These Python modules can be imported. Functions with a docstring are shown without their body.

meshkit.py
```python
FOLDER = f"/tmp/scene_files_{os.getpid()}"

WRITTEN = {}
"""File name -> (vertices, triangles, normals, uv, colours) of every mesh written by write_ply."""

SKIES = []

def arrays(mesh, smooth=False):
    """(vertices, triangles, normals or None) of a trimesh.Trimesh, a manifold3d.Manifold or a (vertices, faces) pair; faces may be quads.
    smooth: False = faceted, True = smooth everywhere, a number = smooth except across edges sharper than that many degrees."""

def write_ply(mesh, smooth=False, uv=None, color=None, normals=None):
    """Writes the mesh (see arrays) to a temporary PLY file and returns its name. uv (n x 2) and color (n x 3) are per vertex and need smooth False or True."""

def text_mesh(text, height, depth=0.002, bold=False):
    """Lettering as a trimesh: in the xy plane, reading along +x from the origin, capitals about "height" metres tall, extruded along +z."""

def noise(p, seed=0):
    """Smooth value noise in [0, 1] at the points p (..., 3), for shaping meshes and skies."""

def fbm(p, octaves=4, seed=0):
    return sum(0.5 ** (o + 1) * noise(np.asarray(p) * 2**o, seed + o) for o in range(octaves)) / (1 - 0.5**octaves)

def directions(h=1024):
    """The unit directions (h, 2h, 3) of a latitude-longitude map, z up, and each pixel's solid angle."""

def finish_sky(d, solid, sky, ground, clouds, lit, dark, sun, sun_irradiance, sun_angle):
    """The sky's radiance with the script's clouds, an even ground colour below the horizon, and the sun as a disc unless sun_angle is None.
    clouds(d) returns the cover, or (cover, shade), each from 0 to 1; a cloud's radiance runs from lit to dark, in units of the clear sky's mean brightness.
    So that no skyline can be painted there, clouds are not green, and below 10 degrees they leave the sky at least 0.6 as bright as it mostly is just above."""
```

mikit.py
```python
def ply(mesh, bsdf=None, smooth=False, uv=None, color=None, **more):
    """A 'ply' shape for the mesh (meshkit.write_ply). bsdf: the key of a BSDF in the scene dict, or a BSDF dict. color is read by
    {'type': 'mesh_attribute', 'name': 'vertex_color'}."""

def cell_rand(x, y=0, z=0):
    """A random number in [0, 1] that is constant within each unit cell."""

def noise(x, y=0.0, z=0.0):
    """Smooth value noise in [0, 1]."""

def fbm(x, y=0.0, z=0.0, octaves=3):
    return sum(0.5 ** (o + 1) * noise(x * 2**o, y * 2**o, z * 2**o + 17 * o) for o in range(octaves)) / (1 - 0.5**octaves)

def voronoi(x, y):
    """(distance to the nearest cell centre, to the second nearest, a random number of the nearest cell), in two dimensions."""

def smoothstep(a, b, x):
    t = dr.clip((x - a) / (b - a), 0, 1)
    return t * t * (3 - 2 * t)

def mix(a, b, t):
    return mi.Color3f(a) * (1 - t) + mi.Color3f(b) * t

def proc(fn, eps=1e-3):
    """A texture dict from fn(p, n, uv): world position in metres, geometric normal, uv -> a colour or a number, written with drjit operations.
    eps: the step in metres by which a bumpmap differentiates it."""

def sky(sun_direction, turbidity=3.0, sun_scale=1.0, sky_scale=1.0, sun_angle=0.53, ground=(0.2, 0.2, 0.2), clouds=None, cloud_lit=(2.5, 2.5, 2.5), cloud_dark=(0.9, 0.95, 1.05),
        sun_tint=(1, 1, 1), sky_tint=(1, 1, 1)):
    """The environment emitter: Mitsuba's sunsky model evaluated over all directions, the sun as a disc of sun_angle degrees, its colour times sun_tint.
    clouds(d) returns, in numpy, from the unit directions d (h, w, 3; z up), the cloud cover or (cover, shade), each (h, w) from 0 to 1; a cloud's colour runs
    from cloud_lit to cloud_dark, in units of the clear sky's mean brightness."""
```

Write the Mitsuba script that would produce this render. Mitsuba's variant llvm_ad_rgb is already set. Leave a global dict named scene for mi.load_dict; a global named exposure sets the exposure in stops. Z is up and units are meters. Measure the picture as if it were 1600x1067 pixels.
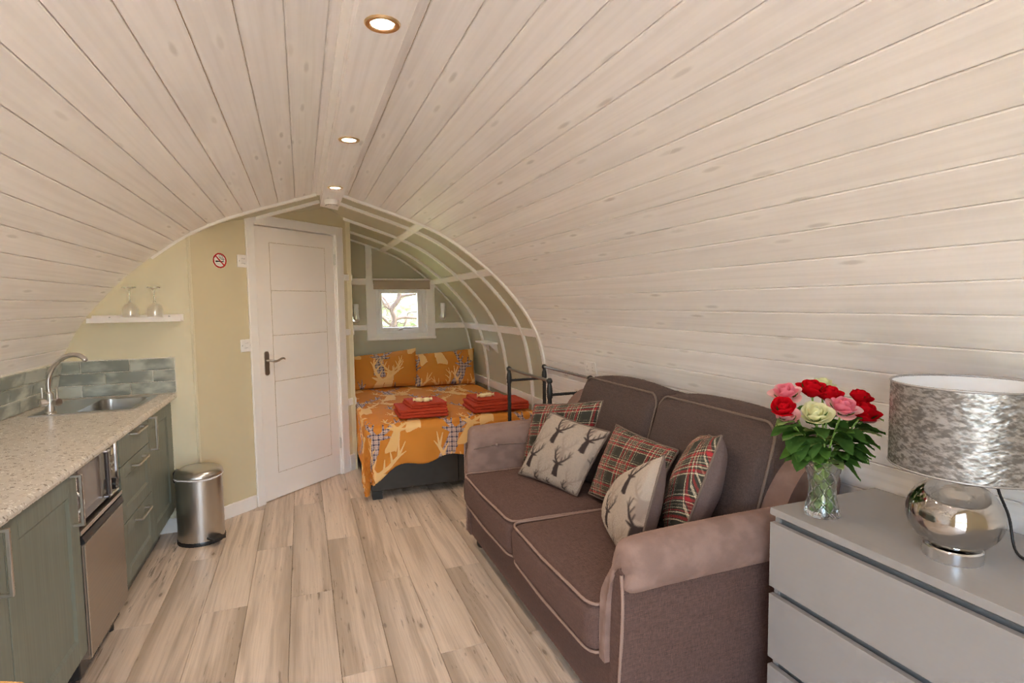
import math, random
import numpy as np
import trimesh
import manifold3d
from scipy.interpolate import CubicSpline
import drjit as dr
import mitsuba as mi
import mikit, meshkit
from mikit import ply, proc, noise, fbm, voronoi, cell_rand, smoothstep, mix

T = mi.ScalarTransform4f
rng = np.random.default_rng(7)
scene, labels = {}, {}

# ------------------------------------------------------------------ camera, sky, exposure
F, YAW, PITCH, ROLL, CAMZ = 867.83, 0.36101, 0.06972, -0.01333, 1.42
def _cam():
    cy, sy, cp, sp = math.cos(YAW), math.sin(YAW), math.cos(PITCH), math.sin(PITCH)
    fw = np.array([sy * cp, cy * cp, -sp]); r = np.array([cy, -sy, 0.0]); up = np.cross(r, fw)
    return fw, -r * math.sin(ROLL) + up * math.cos(ROLL)
_fw, _up = _cam()
scene['camera'] = {'type': 'perspective', 'fov': math.degrees(2 * math.atan(800 / F)), 'fov_axis': 'x', 'near_clip': 0.02, 'far_clip': 500.0,
                   'to_world': T().look_at(origin=[0, 0, CAMZ], target=[float(_fw[0]), float(_fw[1]), CAMZ + float(_fw[2])], up=[float(v) for v in _up])}
scene['sky'] = mikit.sky(sun_direction=(0.80, 0.10, 0.75), turbidity=3.0, sky_scale=5.2, sun_scale=1.3, ground=(0.12, 0.17, 0.06),
                         clouds=lambda d: np.clip(1.6 * meshkit.fbm(d * 3.0 + 5.0, 4, 3) - 0.35, 0, 1), cloud_lit=(1.9, 1.9, 1.9), cloud_dark=(1.1, 1.1, 1.15))
exposure = 3.62
LAMP = 72.0            # radiance of the downlight lenses
LAMP_COLOUR = (1.0, 0.80, 0.62)

# ------------------------------------------------------------------ helpers
def numbered(name):
    if name not in scene and name not in labels:
        return name
    i = 1
    while f'{name}_{i:03d}' in scene or f'{name}_{i:03d}' in labels:
        i += 1
    return f'{name}_{i:03d}'

def add(name, mesh, mat, parent=None, smooth=False, uv=None, label=None, cat=None, group=None, kind=None, **more):
    key = numbered((parent + '__' if parent else '') + name)
    scene[key] = ply(mesh, mat, smooth, uv, **more)
    d = {}
    if label: d['label'] = label
    if cat: d['category'] = cat
    if group: d['group'] = group
    if kind: d['kind'] = kind
    if d: labels[key] = d
    return key

_taken = set()
def thing(name, label, cat, group=None):
    key = name; i = 1
    while key in labels or key in _taken:
        key = f'{name}_{i:03d}'; i += 1
    _taken.add(key)
    labels[key] = {'label': label, 'category': cat}
    if group: labels[key]['group'] = group
    return key

def cat_(ms): return trimesh.util.concatenate(ms)
def box(x0, x1, y0, y1, z0, z1, c=0.0):
    """axis box between bounds, edges chamfered by c"""
    x0, x1 = min(x0, x1), max(x0, x1); y0, y1 = min(y0, y1), max(y0, y1); z0, z1 = min(z0, z1), max(z0, z1)
    if c <= 0:
        m = trimesh.creation.box((x1 - x0, y1 - y0, z1 - z0)); m.apply_translation(((x0 + x1) / 2, (y0 + y1) / 2, (z0 + z1) / 2)); return m
    c = min(c, (x1 - x0) / 2.01, (y1 - y0) / 2.01, (z1 - z0) / 2.01)
    p = []
    for X, sx in ((x0, 1), (x1, -1)):
        for Y, sy in ((y0, 1), (y1, -1)):
            for Z, sz in ((z0, 1), (z1, -1)):
                p += [(X, Y + sy * c, Z + sz * c), (X + sx * c, Y, Z + sz * c), (X + sx * c, Y + sy * c, Z)]
    return trimesh.convex.convex_hull(np.array(p))
def place(m, loc=(0, 0, 0), rz=0.0, rx=0.0, ry=0.0):
    m = m.copy()
    for a, ax in ((rx, [1, 0, 0]), (ry, [0, 1, 0]), (rz, [0, 0, 1])):
        if a: m.apply_transform(trimesh.transformations.rotation_matrix(a, ax))
    m.apply_translation(loc); return m
def basis(m, o, ex, ey, ez):
    m = m.copy(); M = np.eye(4); M[:3, 0], M[:3, 1], M[:3, 2], M[:3, 3] = ex, ey, ez, o
    m.apply_transform(M); return m
def tube(pts, r, n=10, caps=True):
    p = np.asarray(pts, float); k = len(p); rr = np.broadcast_to(np.asarray(r, float), (k,))
    t = np.gradient(p, axis=0); t /= np.linalg.norm(t, axis=1, keepdims=True) + 1e-12
    a = np.cross(t[0], [0, 0, 1.0] if abs(t[0][2]) < .9 else [1.0, 0, 0]); a /= np.linalg.norm(a)
    A = []
    for i in range(k):
        a = a - t[i] * (a @ t[i]); a /= np.linalg.norm(a); A.append(a)
    A = np.array(A); B = np.cross(t, A); g = np.arange(n) * 2 * np.pi / n
    v = (p[:, None] + rr[:, None, None] * (np.cos(g)[None, :, None] * A[:, None] + np.sin(g)[None, :, None] * B[:, None])).reshape(-1, 3)
    f = []
    for i in range(k - 1):
        for j in range(n):
            q = [i * n + j, i * n + (j + 1) % n, (i + 1) * n + (j + 1) % n, (i + 1) * n + j]
            f += [[q[0], q[1], q[2]], [q[0], q[2], q[3]]]
    if caps:
        v = np.vstack([v, p[0], p[-1]]); c0, c1 = len(v) - 2, len(v) - 1
        for j in range(n):
            f += [[c0, (j + 1) % n, j], [c1, (k - 1) * n + j, (k - 1) * n + (j + 1) % n]]
    return trimesh.Trimesh(v, f, process=False)
def spline(pts, n=24):
    pts = np.asarray(pts, float); s = np.r_[0, np.cumsum(np.linalg.norm(np.diff(pts, axis=0), axis=1))]
    return CubicSpline(s, pts)(np.linspace(0, s[-1], n))
def lathe(prof, n=40, loc=(0, 0, 0)):
    """closed or axis-to-axis profile [(r,z)...] turned about z"""
    p = np.asarray(prof, float); k = len(p); g = np.arange(n) * 2 * np.pi / n
    v = np.stack([p[:, None, 0] * np.cos(g), p[:, None, 0] * np.sin(g), np.broadcast_to(p[:, None, 1], (k, n))], -1).reshape(-1, 3) + np.asarray(loc)
    f = []
    for i in range(k - 1):
        for j in range(n):
            q = [i * n + j, i * n + (j + 1) % n, (i + 1) * n + (j + 1) % n, (i + 1) * n + j]
            f += [[q[0], q[1], q[2]], [q[0], q[2], q[3]]]
    return trimesh.Trimesh(v, f, process=True)
def prism(poly, a0, a1, axis='y', uvs=None):
    """closed polygon of 2-D points swept along an axis: 'y' -> points are (x,z); 'x' -> (y,z); 'z' -> (x,y)"""
    poly = np.asarray(poly, float); n = len(poly)
    def at(a):
        o = np.full((n, 3), a, float)
        i, j = {'y': (0, 2), 'x': (1, 2), 'z': (0, 1)}[axis]; o[:, i], o[:, j] = poly[:, 0], poly[:, 1]; return o
    from shapely.geometry import Polygon
    tv, tf = trimesh.creation.triangulate_polygon(Polygon(poly), engine='earcut')
    idx = [int(np.argmin(((poly - q) ** 2).sum(1))) for q in tv]
    tf = np.array([[idx[q] for q in t] for t in tf])
    v = np.vstack([at(a0), at(a1)])
    f = []
    for i in range(n):
        j = (i + 1) % n; f += [[i, j, n + j], [i, n + j, n + i]]
    f = np.vstack([f, tf[:, ::-1], tf + n])
    m = trimesh.Trimesh(v, f, process=False)
    if m.volume < 0: m.invert()
    return m
def hull_round(cx, cy, cz, sx, sy, sz, r, n=2):
    """rounded box (subdivided icosphere corners)"""
    s = trimesh.creation.icosphere(n, r).vertices
    p = [s + np.array([cx + a * (sx / 2 - r), cy + b * (sy / 2 - r), cz + c * (sz / 2 - r)]) for a in (-1, 1) for b in (-1, 1) for c in (-1, 1)]
    return trimesh.convex.convex_hull(np.vstack(p))
def uvbox(m, s=1.0):
    v, n = m.vertices, m.vertex_normals
    return v[:, :2] * s

# ------------------------------------------------------------------ materials
def pbr(c, rough=0.5, metal=0.0, **k):
    c = c if isinstance(c, dict) else {'type': 'rgb', 'value': list(c)}
    return {'type': 'twosided', 'bsdf': {'type': 'principled', 'base_color': c, 'roughness': rough, 'metallic': metal, **k}}
def mat(name, *a, **k): scene[name] = pbr(*a, **k); return name

def board_fn(p, n, uv):
    u, v = uv.x, uv.y
    g = fbm(u * 1.6, v * 60, 0, 3); g2 = noise(u * 5, v * 240)
    c = mix((0.805, 0.775, 0.752), (0.73, 0.697, 0.668), smoothstep(.35, .8, g) * .6 + .15 * g2 + .18 * smoothstep(.55, .8, .5 + .5 * dr.sin(v * 260 + 16 * fbm(u * .8, v * 12, 3, 3))))
    c = c * (0.965 + 0.06 * cell_rand(dr.floor(v / .2), 3, 1))
    ku, kv = u / .34, v / .066
    d1, d2, w = voronoi(ku, kv)
    wob = .10 * fbm(u * 40, v * 40) + .02
    on = dr.select(w > .74, 1.0, 0.0)
    k = (1 - smoothstep(.07, .16 + wob, d1 * (1 + .5 * w))) * on
    halo = (1 - smoothstep(.1, .45, d1)) * on
    c = mix(c, (0.83, 0.805, 0.77), halo * .5)
    return mix(c, (0.50, 0.47, 0.44), k * (.12 + .55 * cell_rand(dr.floor(w * 999), 2)))
mat('board_paint', proc(board_fn), 0.42, specular=0.45)
mat('groove_wood', (0.50, 0.36, 0.23), 0.8)

def plank_fn(p, n, uv):
    u, v = uv.x, uv.y
    i = dr.floor(u / 10.0); tone = cell_rand(i, 5, 2); j = cell_rand(i, 9, 4); u = u + 3.7 * i
    warp = .030 * (noise(u * 1.5, i * 7.3) - .5) + .012 * (noise(u * 5, i * 3.1 + 2) - .5)
    x = v + warp
    cath = fbm(u * .9, x * 16 + 11 * i, 1, 3)                    # broad bands of figure
    ring = .5 + .5 * dr.sin((dr.abs(x) * 210 + 9 * cath + u * 1.2) * 1.1)
    fine = fbm(u * 7, v * 330, i, 3); mid = fbm(u * 1.5, x * 30 + 5 * i, i, 4)
    c = mix((0.70, 0.58, 0.475), (0.44, 0.345, 0.265), .55 * smoothstep(.36, .72, mid) + .26 * ring * smoothstep(.3, .7, cath) + .20 * smoothstep(.35, .75, fine))
    c = c * (.88 + .20 * tone)
    e = smoothstep(.020, .098, v * dr.select(j > .5, 1.0, -1.0)) * smoothstep(.2, .8, cell_rand(i, 21, 3) + .3)
    c = mix(c, (0.37, 0.29, 0.22), e * .75)
    st = smoothstep(.66, .80, fbm(u * 6.5, v * 70 + 3 * i, i * 3.1, 3)) * smoothstep(.48, .66, noise(u * 1.6, v * 13, i))
    tick = smoothstep(.74, .84, fbm(u * 16, v * 150, i * 1.3, 2)) * smoothstep(.40, .6, noise(u * 2.9, v * 16, i + 4))
    d1, d2, w = voronoi(u / .47 + i * .37, v / .17 + i)
    k = (1 - smoothstep(.02, .06, d1)) * dr.select(w > .76, 1.0, 0.0); halo = (1 - smoothstep(.03, .16, d1)) * dr.select(w > .76, 1.0, 0.0)
    return mix(mix(c, (0.40, 0.31, 0.23), halo * .45), (0.20, 0.15, 0.11), dr.minimum(1, st * .70 + tick * .55 + k * .7))
mat('floor_oak', proc(plank_fn), 0.36, specular=0.4)
mat('floor_bed', (0.18, 0.14, 0.10), 0.9)
def paint(c, a=.04): return lambda p, n, uv: mi.Color3f(*c) * (1 - a / 2 + a * fbm(p.x * 3, p.y * 3, p.z * 3))
mat('sage_paint', proc(paint((0.69, 0.63, 0.455))), 0.6)
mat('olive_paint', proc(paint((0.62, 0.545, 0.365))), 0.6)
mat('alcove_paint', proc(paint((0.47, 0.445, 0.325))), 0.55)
mat('white_gloss', (0.84, 0.81, 0.775), 0.30)
mat('white_trim', (0.83, 0.805, 0.765), 0.38)
mat('door_paint', (0.85, 0.805, 0.76), 0.34)
mat('door_groove', (0.60, 0.53, 0.44), 0.6)
mat('upvc', (0.82, 0.82, 0.82), 0.25)
mat('white_plastic', (0.80, 0.78, 0.75), 0.3)
mat('grey_mark', (0.35, 0.33, 0.31), 0.6)
mat('black_plastic', (0.016, 0.016, 0.017), 0.32)
mat('black_matt', (0.02, 0.02, 0.02), 0.7)
mat('black_metal', (0.035, 0.036, 0.036), 0.38, 0.3)
mat('chrome', (0.80, 0.80, 0.80), 0.06, 1.0)
mat('smoked_chrome', (0.50, 0.485, 0.465), 0.03, 1.0)
mat('brushed_steel', (0.60, 0.585, 0.56), 0.26, 1.0)
mat('nickel', (0.62, 0.60, 0.56), 0.22, 1.0)
mat('dark_nickel', (0.36, 0.33, 0.30), 0.25, 1.0)
mat('brass', (0.80, 0.60, 0.35), 0.25, 1.0)
def fridge_fn(p, n, uv): return mi.Color3f(.36, .315, .27) * (.92 + .16 * noise(p.x * 20, p.y * 3, p.z * 500))
mat('fridge_steel', proc(fridge_fn), 0.30, 0.85)
mat('microwave_silver', (0.34, 0.32, 0.31), 0.22, 0.8)
mat('microwave_pane', (0.15, 0.125, 0.11), 0.15, specular=0.7)
mat('dark_glass', (0.065, 0.056, 0.055), 0.08, specular=0.7)
def cab_fn(p, n, uv): return mi.Color3f(.137, .156, .128) * (.90 + .2 * noise(p.y * 160, p.x * 40, p.z * 5))
mat('cabinet_paint', proc(cab_fn), 0.42)
mat('cabinet_dark', (0.15, 0.15, 0.12), 0.6)
def worktop_fn(p, n, uv):
    c = mix((0.54, 0.50, 0.44), (0.475, 0.435, 0.375), fbm(p.x * 14, p.y * 14, p.z * 14))
    for s, th, col, seed in ((42., .20, (0.17, 0.14, 0.11), 3), (60., .20, (0.36, 0.31, 0.25), 11), (66., .20, (0.74, 0.71, 0.65), 21)):
        x, y = p.x * s * .62 + p.z * s + seed, p.y * s * 1.0 + p.z * s * .3
        d1, d2, w = voronoi(x + .5 * noise(p.x * 200, p.y * 200), y + .5 * noise(p.x * 190 + 9, p.y * 190))
        c = mix(c, col, (1 - smoothstep(th * .75, th, d1)) * dr.select(w > .5, .85, 0.0))
    return c
mat('worktop_stone', proc(worktop_fn), 0.33)
def tile_fn(p, n, uv):
    a = fbm(uv.x * 9, uv.y * 16, 1, 4); i = dr.floor(uv.x / 5)
    c = mix((0.225, 0.25, 0.222), (0.46, 0.485, 0.43), smoothstep(.3, .72, a + .25 * (cell_rand(i, 3) - .5)))
    return c * (.88 + .22 * cell_rand(i, 8))
mat('tile_glaze', proc(tile_fn), 0.10, specular=0.6, clearcoat=0.6, clearcoat_gloss=0.95)
mat('grout', (0.66, 0.63, 0.56), 0.85)
def linen(c, a=.30):
    def fn(p, n, uv):
        t = .34 * noise(p.x * 60, p.y * 500, p.z * 500) + .33 * noise(p.x * 500, p.y * 60, p.z * 500) + .33 * noise(p.x * 500, p.y * 500, p.z * 60)
        return mi.Color3f(*c) * (1 + a * 2.6 * (t - .5)) * (.93 + .14 * fbm(p.x * 6, p.y * 6, p.z * 6))
    return fn
mat('sofa_linen', proc(linen((0.097, 0.054, 0.045), .5)), 0.85, sheen=0.15)
mat('back_linen', proc(linen((0.073, 0.048, 0.042), .42)), 0.85, sheen=0.12)
def suede_fn(p, n, uv):
    s = fbm(p.x * 17, p.y * 17, p.z * 17, 4); q = smoothstep(.30, .72, s)
    return mix((0.198, 0.125, 0.104), (0.258, 0.169, 0.142), q) * (.96 + .08 * noise(p.x * 400, p.y * 400, p.z * 400))
mat('suede', proc(suede_fn), 0.75, sheen=0.3, sheen_tint=0.6)
mat('piping', (0.27, 0.18, 0.15), 0.8)
mat('piping_dark', (0.15, 0.11, 0.09), 0.8)
mat('cushion_back', proc(linen((0.135, 0.092, 0.085), .2)), 0.8, sheen=0.4)

def stripe(t):
    """one thread system of the red tartan; t in metres"""
    s = (t / 0.150) - dr.floor(t / 0.150)
    c = mi.Color3f(0.030, 0.028, 0.020)
    for a, b, col in ((.30, .33, (.60, .52, .38)), (.345, .41, (.30, .014, .020)), (.455, .485, (.60, .52, .38)), (.50, .53, (.30, .014, .020)), (.56, .58, (.55, .47, .34)),
                      (.63, .65, (.24, .20, .14)), (.70, .72, (.60, .52, .38)), (.74, .81, (.32, .016, .022)), (.845, .87, (.60, .52, .38)), (.94, .95, (.40, .34, .25))):
        c = dr.select((s >= a) & (s < b), mi.Color3f(*col), c)
    return c
def tartan_fn(p, n, uv):
    tw = (uv.x + uv.y) / .0032; tw = tw - dr.floor(tw)
    return dr.select(tw < .5, stripe(uv.x), stripe(uv.y + .05)) * .75 + .25 * .5 * (stripe(uv.x) + stripe(uv.y + .05))
mat('red_tartan', proc(tartan_fn), 0.85, sheen=0.3)

SEG = [(0, .03, .085, -.05, -.25, .045, 0), (.02, -.04, .085, .06, -.36, .13, 0), (.06, -.36, .13, .10, -.52, .15, 0), (.08, .05, .034, .25, .085, .012, 1), (.05, .09, .028, .20, .24, .026, 1), (.20, .24, .026, .33, .46, .02, 1),
       (.33, .46, .02, .27, .74, .006, 1), (.11, .16, .018, .08, .36, .006, 1), (.24, .31, .018, .15, .54, .006, 1), (.30, .42, .018, .44, .58, .006, 1), (.335, .5, .016, .39, .76, .006, 1)]
def stag(x, y, fat=1.0):
    """signed distance to a stag's head with antlers, about 1.3 units tall"""
    ax = dr.abs(x + .03 * y); d = mi.Float(9)
    for x1, y1, r1, x2, y2, r2, sym in SEG:
        px, py = (ax if sym else x) - x1, y - y1
        bx, by = x2 - x1, y2 - y1
        t = dr.clip((px * bx + py * by) / (bx * bx + by * by), 0, 1)
        d = dr.minimum(d, dr.sqrt(dr.square(px - bx * t) + dr.square(py - by * t)) - (r1 + (r2 - r1) * t) * (fat if sym else 1.0))
    return dr.maximum(d, -(y + .52 + .35 * dr.abs(x)) * .8)
def herd(uv, cw, ch, ox, oy, size, soft, tilt=.5, seed=0, fat=1.0, lean=0.0):
    """coverage of stags set out in staggered rows"""
    r = dr.floor((uv.y + oy) / ch); sx = uv.x + ox + .5 * cw * (r - 2 * dr.floor(r / 2))
    q = dr.floor(sx / cw)
    x, y = sx - (q + .5) * cw, uv.y + oy - (r + .5) * ch
    a = lean + (cell_rand(q, r, seed) - .5) * 2 * tilt; flip = dr.select(cell_rand(q, r, seed + 7) > .5, 1.0, -1.0)
    c, s = dr.cos(a), dr.sin(a)
    X, Y = (c * x + s * y) * flip / size, (-s * x + c * y) / size
    return 1 - smoothstep(-soft, soft, stag(X, Y + .12, fat))
def small_check(uv):
    a = uv.x / .036; b = uv.y / .036; fa, fb = a - dr.floor(a), b - dr.floor(b)
    sa = dr.select((fa < .36) | ((fa > .6) & (fa < .68)), 1.0, 0.0); sb = dr.select((fb < .36) | ((fb > .6) & (fb < .68)), 1.0, 0.0)
    return mix((0.66, 0.47, 0.40), (0.075, 0.06, 0.10), .5 * sa + .5 * sb)
def duvet_fn(p, n, uv):
    c = mi.Color3f(0.61, 0.225, 0.028) * (.94 + .12 * fbm(uv.x * 5, uv.y * 5))
    m2 = herd(uv, .58, .54, .26, .33, .38, .007, .3, 31, 1.5)
    c = mix(c, small_check(uv), m2)
    m3 = herd(uv, .56, .48, .02, .14, .28, .009, .5, 57, 1.4)
    c = mix(c, (0.80, 0.50, 0.20), m3)
    m1 = herd(uv, .58, .54, .55, .07, .38, .007, .35, 11, 1.4)
    return mix(c, (0.84, 0.54, 0.235), m1)
mat('stag_bedding', proc(duvet_fn), 0.8, sheen=0.2)
def deer_fn(p, n, uv):
    w = dr.sin((uv.x * .35 + uv.y) * 2 * math.pi / .0052)
    c = mix((0.43, 0.36, 0.30), (0.26, 0.21, 0.175), smoothstep(.05, .6, w) * .6 + .25 * noise(uv.x * 700, uv.y * 700))
    m2 = herd(uv, .20, .19, .045, .095, .120, .035, .15, 5, 1.5, -.1)
    c = mix(c, (0.26, 0.20, 0.165), m2 * .85)
    m1 = herd(uv, .20, .19, .145, .0, .138, .035, .12, 17, 1.7, -.2)
    return mix(c, (0.032, 0.020, 0.019), m1)
mat('deer_weave', proc(deer_fn), 0.85)
def leather_fn(p, n, uv): return mi.Color3f(.030, .026, .022) * (.9 + .2 * fbm(p.x * 30, p.y * 30, p.z * 30))
mat('brown_leather', proc(leather_fn), 0.42)
mat('bed_leg', (0.012, 0.012, 0.011), 0.5)
def towel_fn(p, n, uv): return mi.Color3f(.42, .043, .014) * (.72 + .5 * noise(p.x * 350, p.y * 350, p.z * 350)) 
mat('towel_terry', proc(towel_fn), 0.95, sheen=0.4)
mat('soap_wrap', (0.78, 0.64, 0.34), 0.5)
def grey_fn(p, n, uv): return mi.Color3f(.285, .270, .26) * (.985 + .03 * noise(p.x * 400, p.y * 30, p.z * 400))
mat('grey_laminate', proc(grey_fn), 0.38, specular=0.45)
mat('grey_rail', (0.17, 0.175, 0.175), 0.45)
mat('carcass_dark', (0.10, 0.10, 0.10), 0.7)
def velvet_fn(p, n, uv):
    x, y = uv.x, uv.y
    q = fbm(x * 46 + y * 40 + 1.6 * fbm(x * 16, y * 22), y * 150 - x * 45, 1, 4); f = fbm(x * 120 + y * 80, y * 210, 4, 3)
    return mix((0.20, 0.19, 0.182), (0.46, 0.45, 0.445), smoothstep(.34, .70, .45 * q + .55 * f))
def velvet_bump(p, n, uv): return fbm(uv.x * 60 + uv.y * 50, uv.y * 190 - uv.x * 60, 2, 3)
scene['crushed_velvet'] = {'type': 'twosided', 'bsdf': {'type': 'bumpmap', 'arbitrary': proc(velvet_bump, 2e-3), 'scale': 0.0026,
                           'bsdf': {'type': 'principled', 'base_color': proc(velvet_fn), 'roughness': 0.40, 'metallic': 0.75, 'sheen': 0.6}}}
mat('shade_lining', (0.78, 0.79, 0.80), 0.7)
mat('bulb_white', (0.85, 0.84, 0.80), 0.3)
scene['clear_glass'] = {'type': 'dielectric', 'int_ior': 1.5, 'ext_ior': 1.0}
scene['thin_glass'] = {'type': 'thindielectric', 'int_ior': 1.75}
scene['stem_glass'] = {'type': 'roughdielectric', 'alpha': 0.03, 'int_ior': 1.5, 'ext_ior': 1.0}
scene['cut_glass'] = {'type': 'roughdielectric', 'alpha': 0.02, 'int_ior': 1.52, 'ext_ior': 1.0}
scene['pane_glass'] = {'type': 'thindielectric', 'int_ior': 1.5}
scene['water'] = {'type': 'dielectric', 'int_ior': 1.33, 'ext_ior': 1.0}
def leafmat(name, c, t):
    scene[name] = {'type': 'principledthin', 'base_color': {'type': 'rgb', 'value': list(c)}, 'roughness': 0.42, 'diff_trans': t, 'spec_trans': 0.0}
leafmat('leaf_dark', (0.055, 0.125, 0.028), 0.5); leafmat('leaf_mid', (0.085, 0.19, 0.035), 0.6); leafmat('leaf_pale', (0.24, 0.33, 0.11), 0.6)
leafmat('petal_red', (0.62, 0.008, 0.018), 0.5); leafmat('petal_pink', (0.84, 0.28, 0.36), 0.7); leafmat('petal_pink_edge', (0.86, 0.50, 0.50), 0.7); leafmat('petal_cream', (0.80, 0.80, 0.52), 0.7)
mat('stem_green', (0.19, 0.32, 0.06), 0.5)
mat('sign_white', (0.75, 0.72, 0.68), 0.4); mat('sign_red', (0.42, 0.008, 0.012), 0.4); mat('sign_black', (0.01, 0.01, 0.01), 0.5)
mat('blind_fabric', (0.46, 0.38, 0.29), 0.85)
def pine_fn(p, n, uv): return mix((0.66, 0.36, 0.13), (0.55, 0.27, 0.09), fbm(p.x * 40, p.y * 6, p.z * 40))
mat('pine', proc(pine_fn), 0.35)
mat('sconce_shade', (0.80, 0.78, 0.76), 0.35)
def grass_fn(p, n, uv): return mix((0.16, 0.21, 0.06), (0.24, 0.27, 0.11), fbm(p.x * 2, p.y * 2, 0, 4))
mat('grass', proc(grass_fn), 0.9)
def bark_fn(p, n, uv): return mix((0.17, 0.115, 0.095), (0.09, 0.058, 0.048), fbm(p.x * 30, p.y * 30, p.z * 8))
mat('bark', proc(bark_fn), 0.9)
mat('hedge_leaf', proc(lambda p, n, uv: mix((0.42, 0.44, 0.30), (0.27, 0.30, 0.17), smoothstep(.4, .6, fbm(p.x * 6, p.y * 6, p.z * 6)))), 0.8)
mat('deck_grey', (0.44, 0.40, 0.375), 0.8)
mat('bin_liner', (0.72, 0.70, 0.70), 0.5)
scene['lamp_lens'] = {'type': 'diffuse', 'reflectance': {'type': 'rgb', 'value': [0.6, 0.55, 0.5]}}

# ------------------------------------------------------------------ the arch
XC, YW, YF, YB = 0.207, 3.97, -.50, 6.05      # ridge, kitchen end wall, front wall, alcove end wall
PR = np.array([(.0, 2.19), (.06, 2.173), (.204, 2.125), (.607, 1.99), (.807, 1.898), (1.005, 1.762), (1.18, 1.615), (1.323, 1.462), (1.395, 1.372), (1.456, 1.278),
               (1.522, 1.14), (1.565, .97), (1.592, .8), (1.606, .6), (1.612, .3), (1.60, 0)])
_s = np.r_[0, np.cumsum(np.linalg.norm(np.diff(PR[1:], axis=0), axis=1))]
_cs = CubicSpline(_s, PR[1:])
SMAX = float(_s[-1])
def arch(s, side=1, off=0.0):
    """point of the lining at arc length s from the ridge board, moved outwards by off"""
    q, t = _cs(s), _cs(s, 1); t = t / np.linalg.norm(t); n = np.array([-t[1], t[0]])
    q = q + n * off
    return np.array([XC + side * q[0], q[1]])
def shell(s0, s1, side, off0, off1, y0, y1, n=40):
    S = np.linspace(s0, s1, n)
    return prism([arch(s, side, off0) for s in S] + [arch(s, side, off1) for s in S[::-1]], y0, y1)

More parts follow.
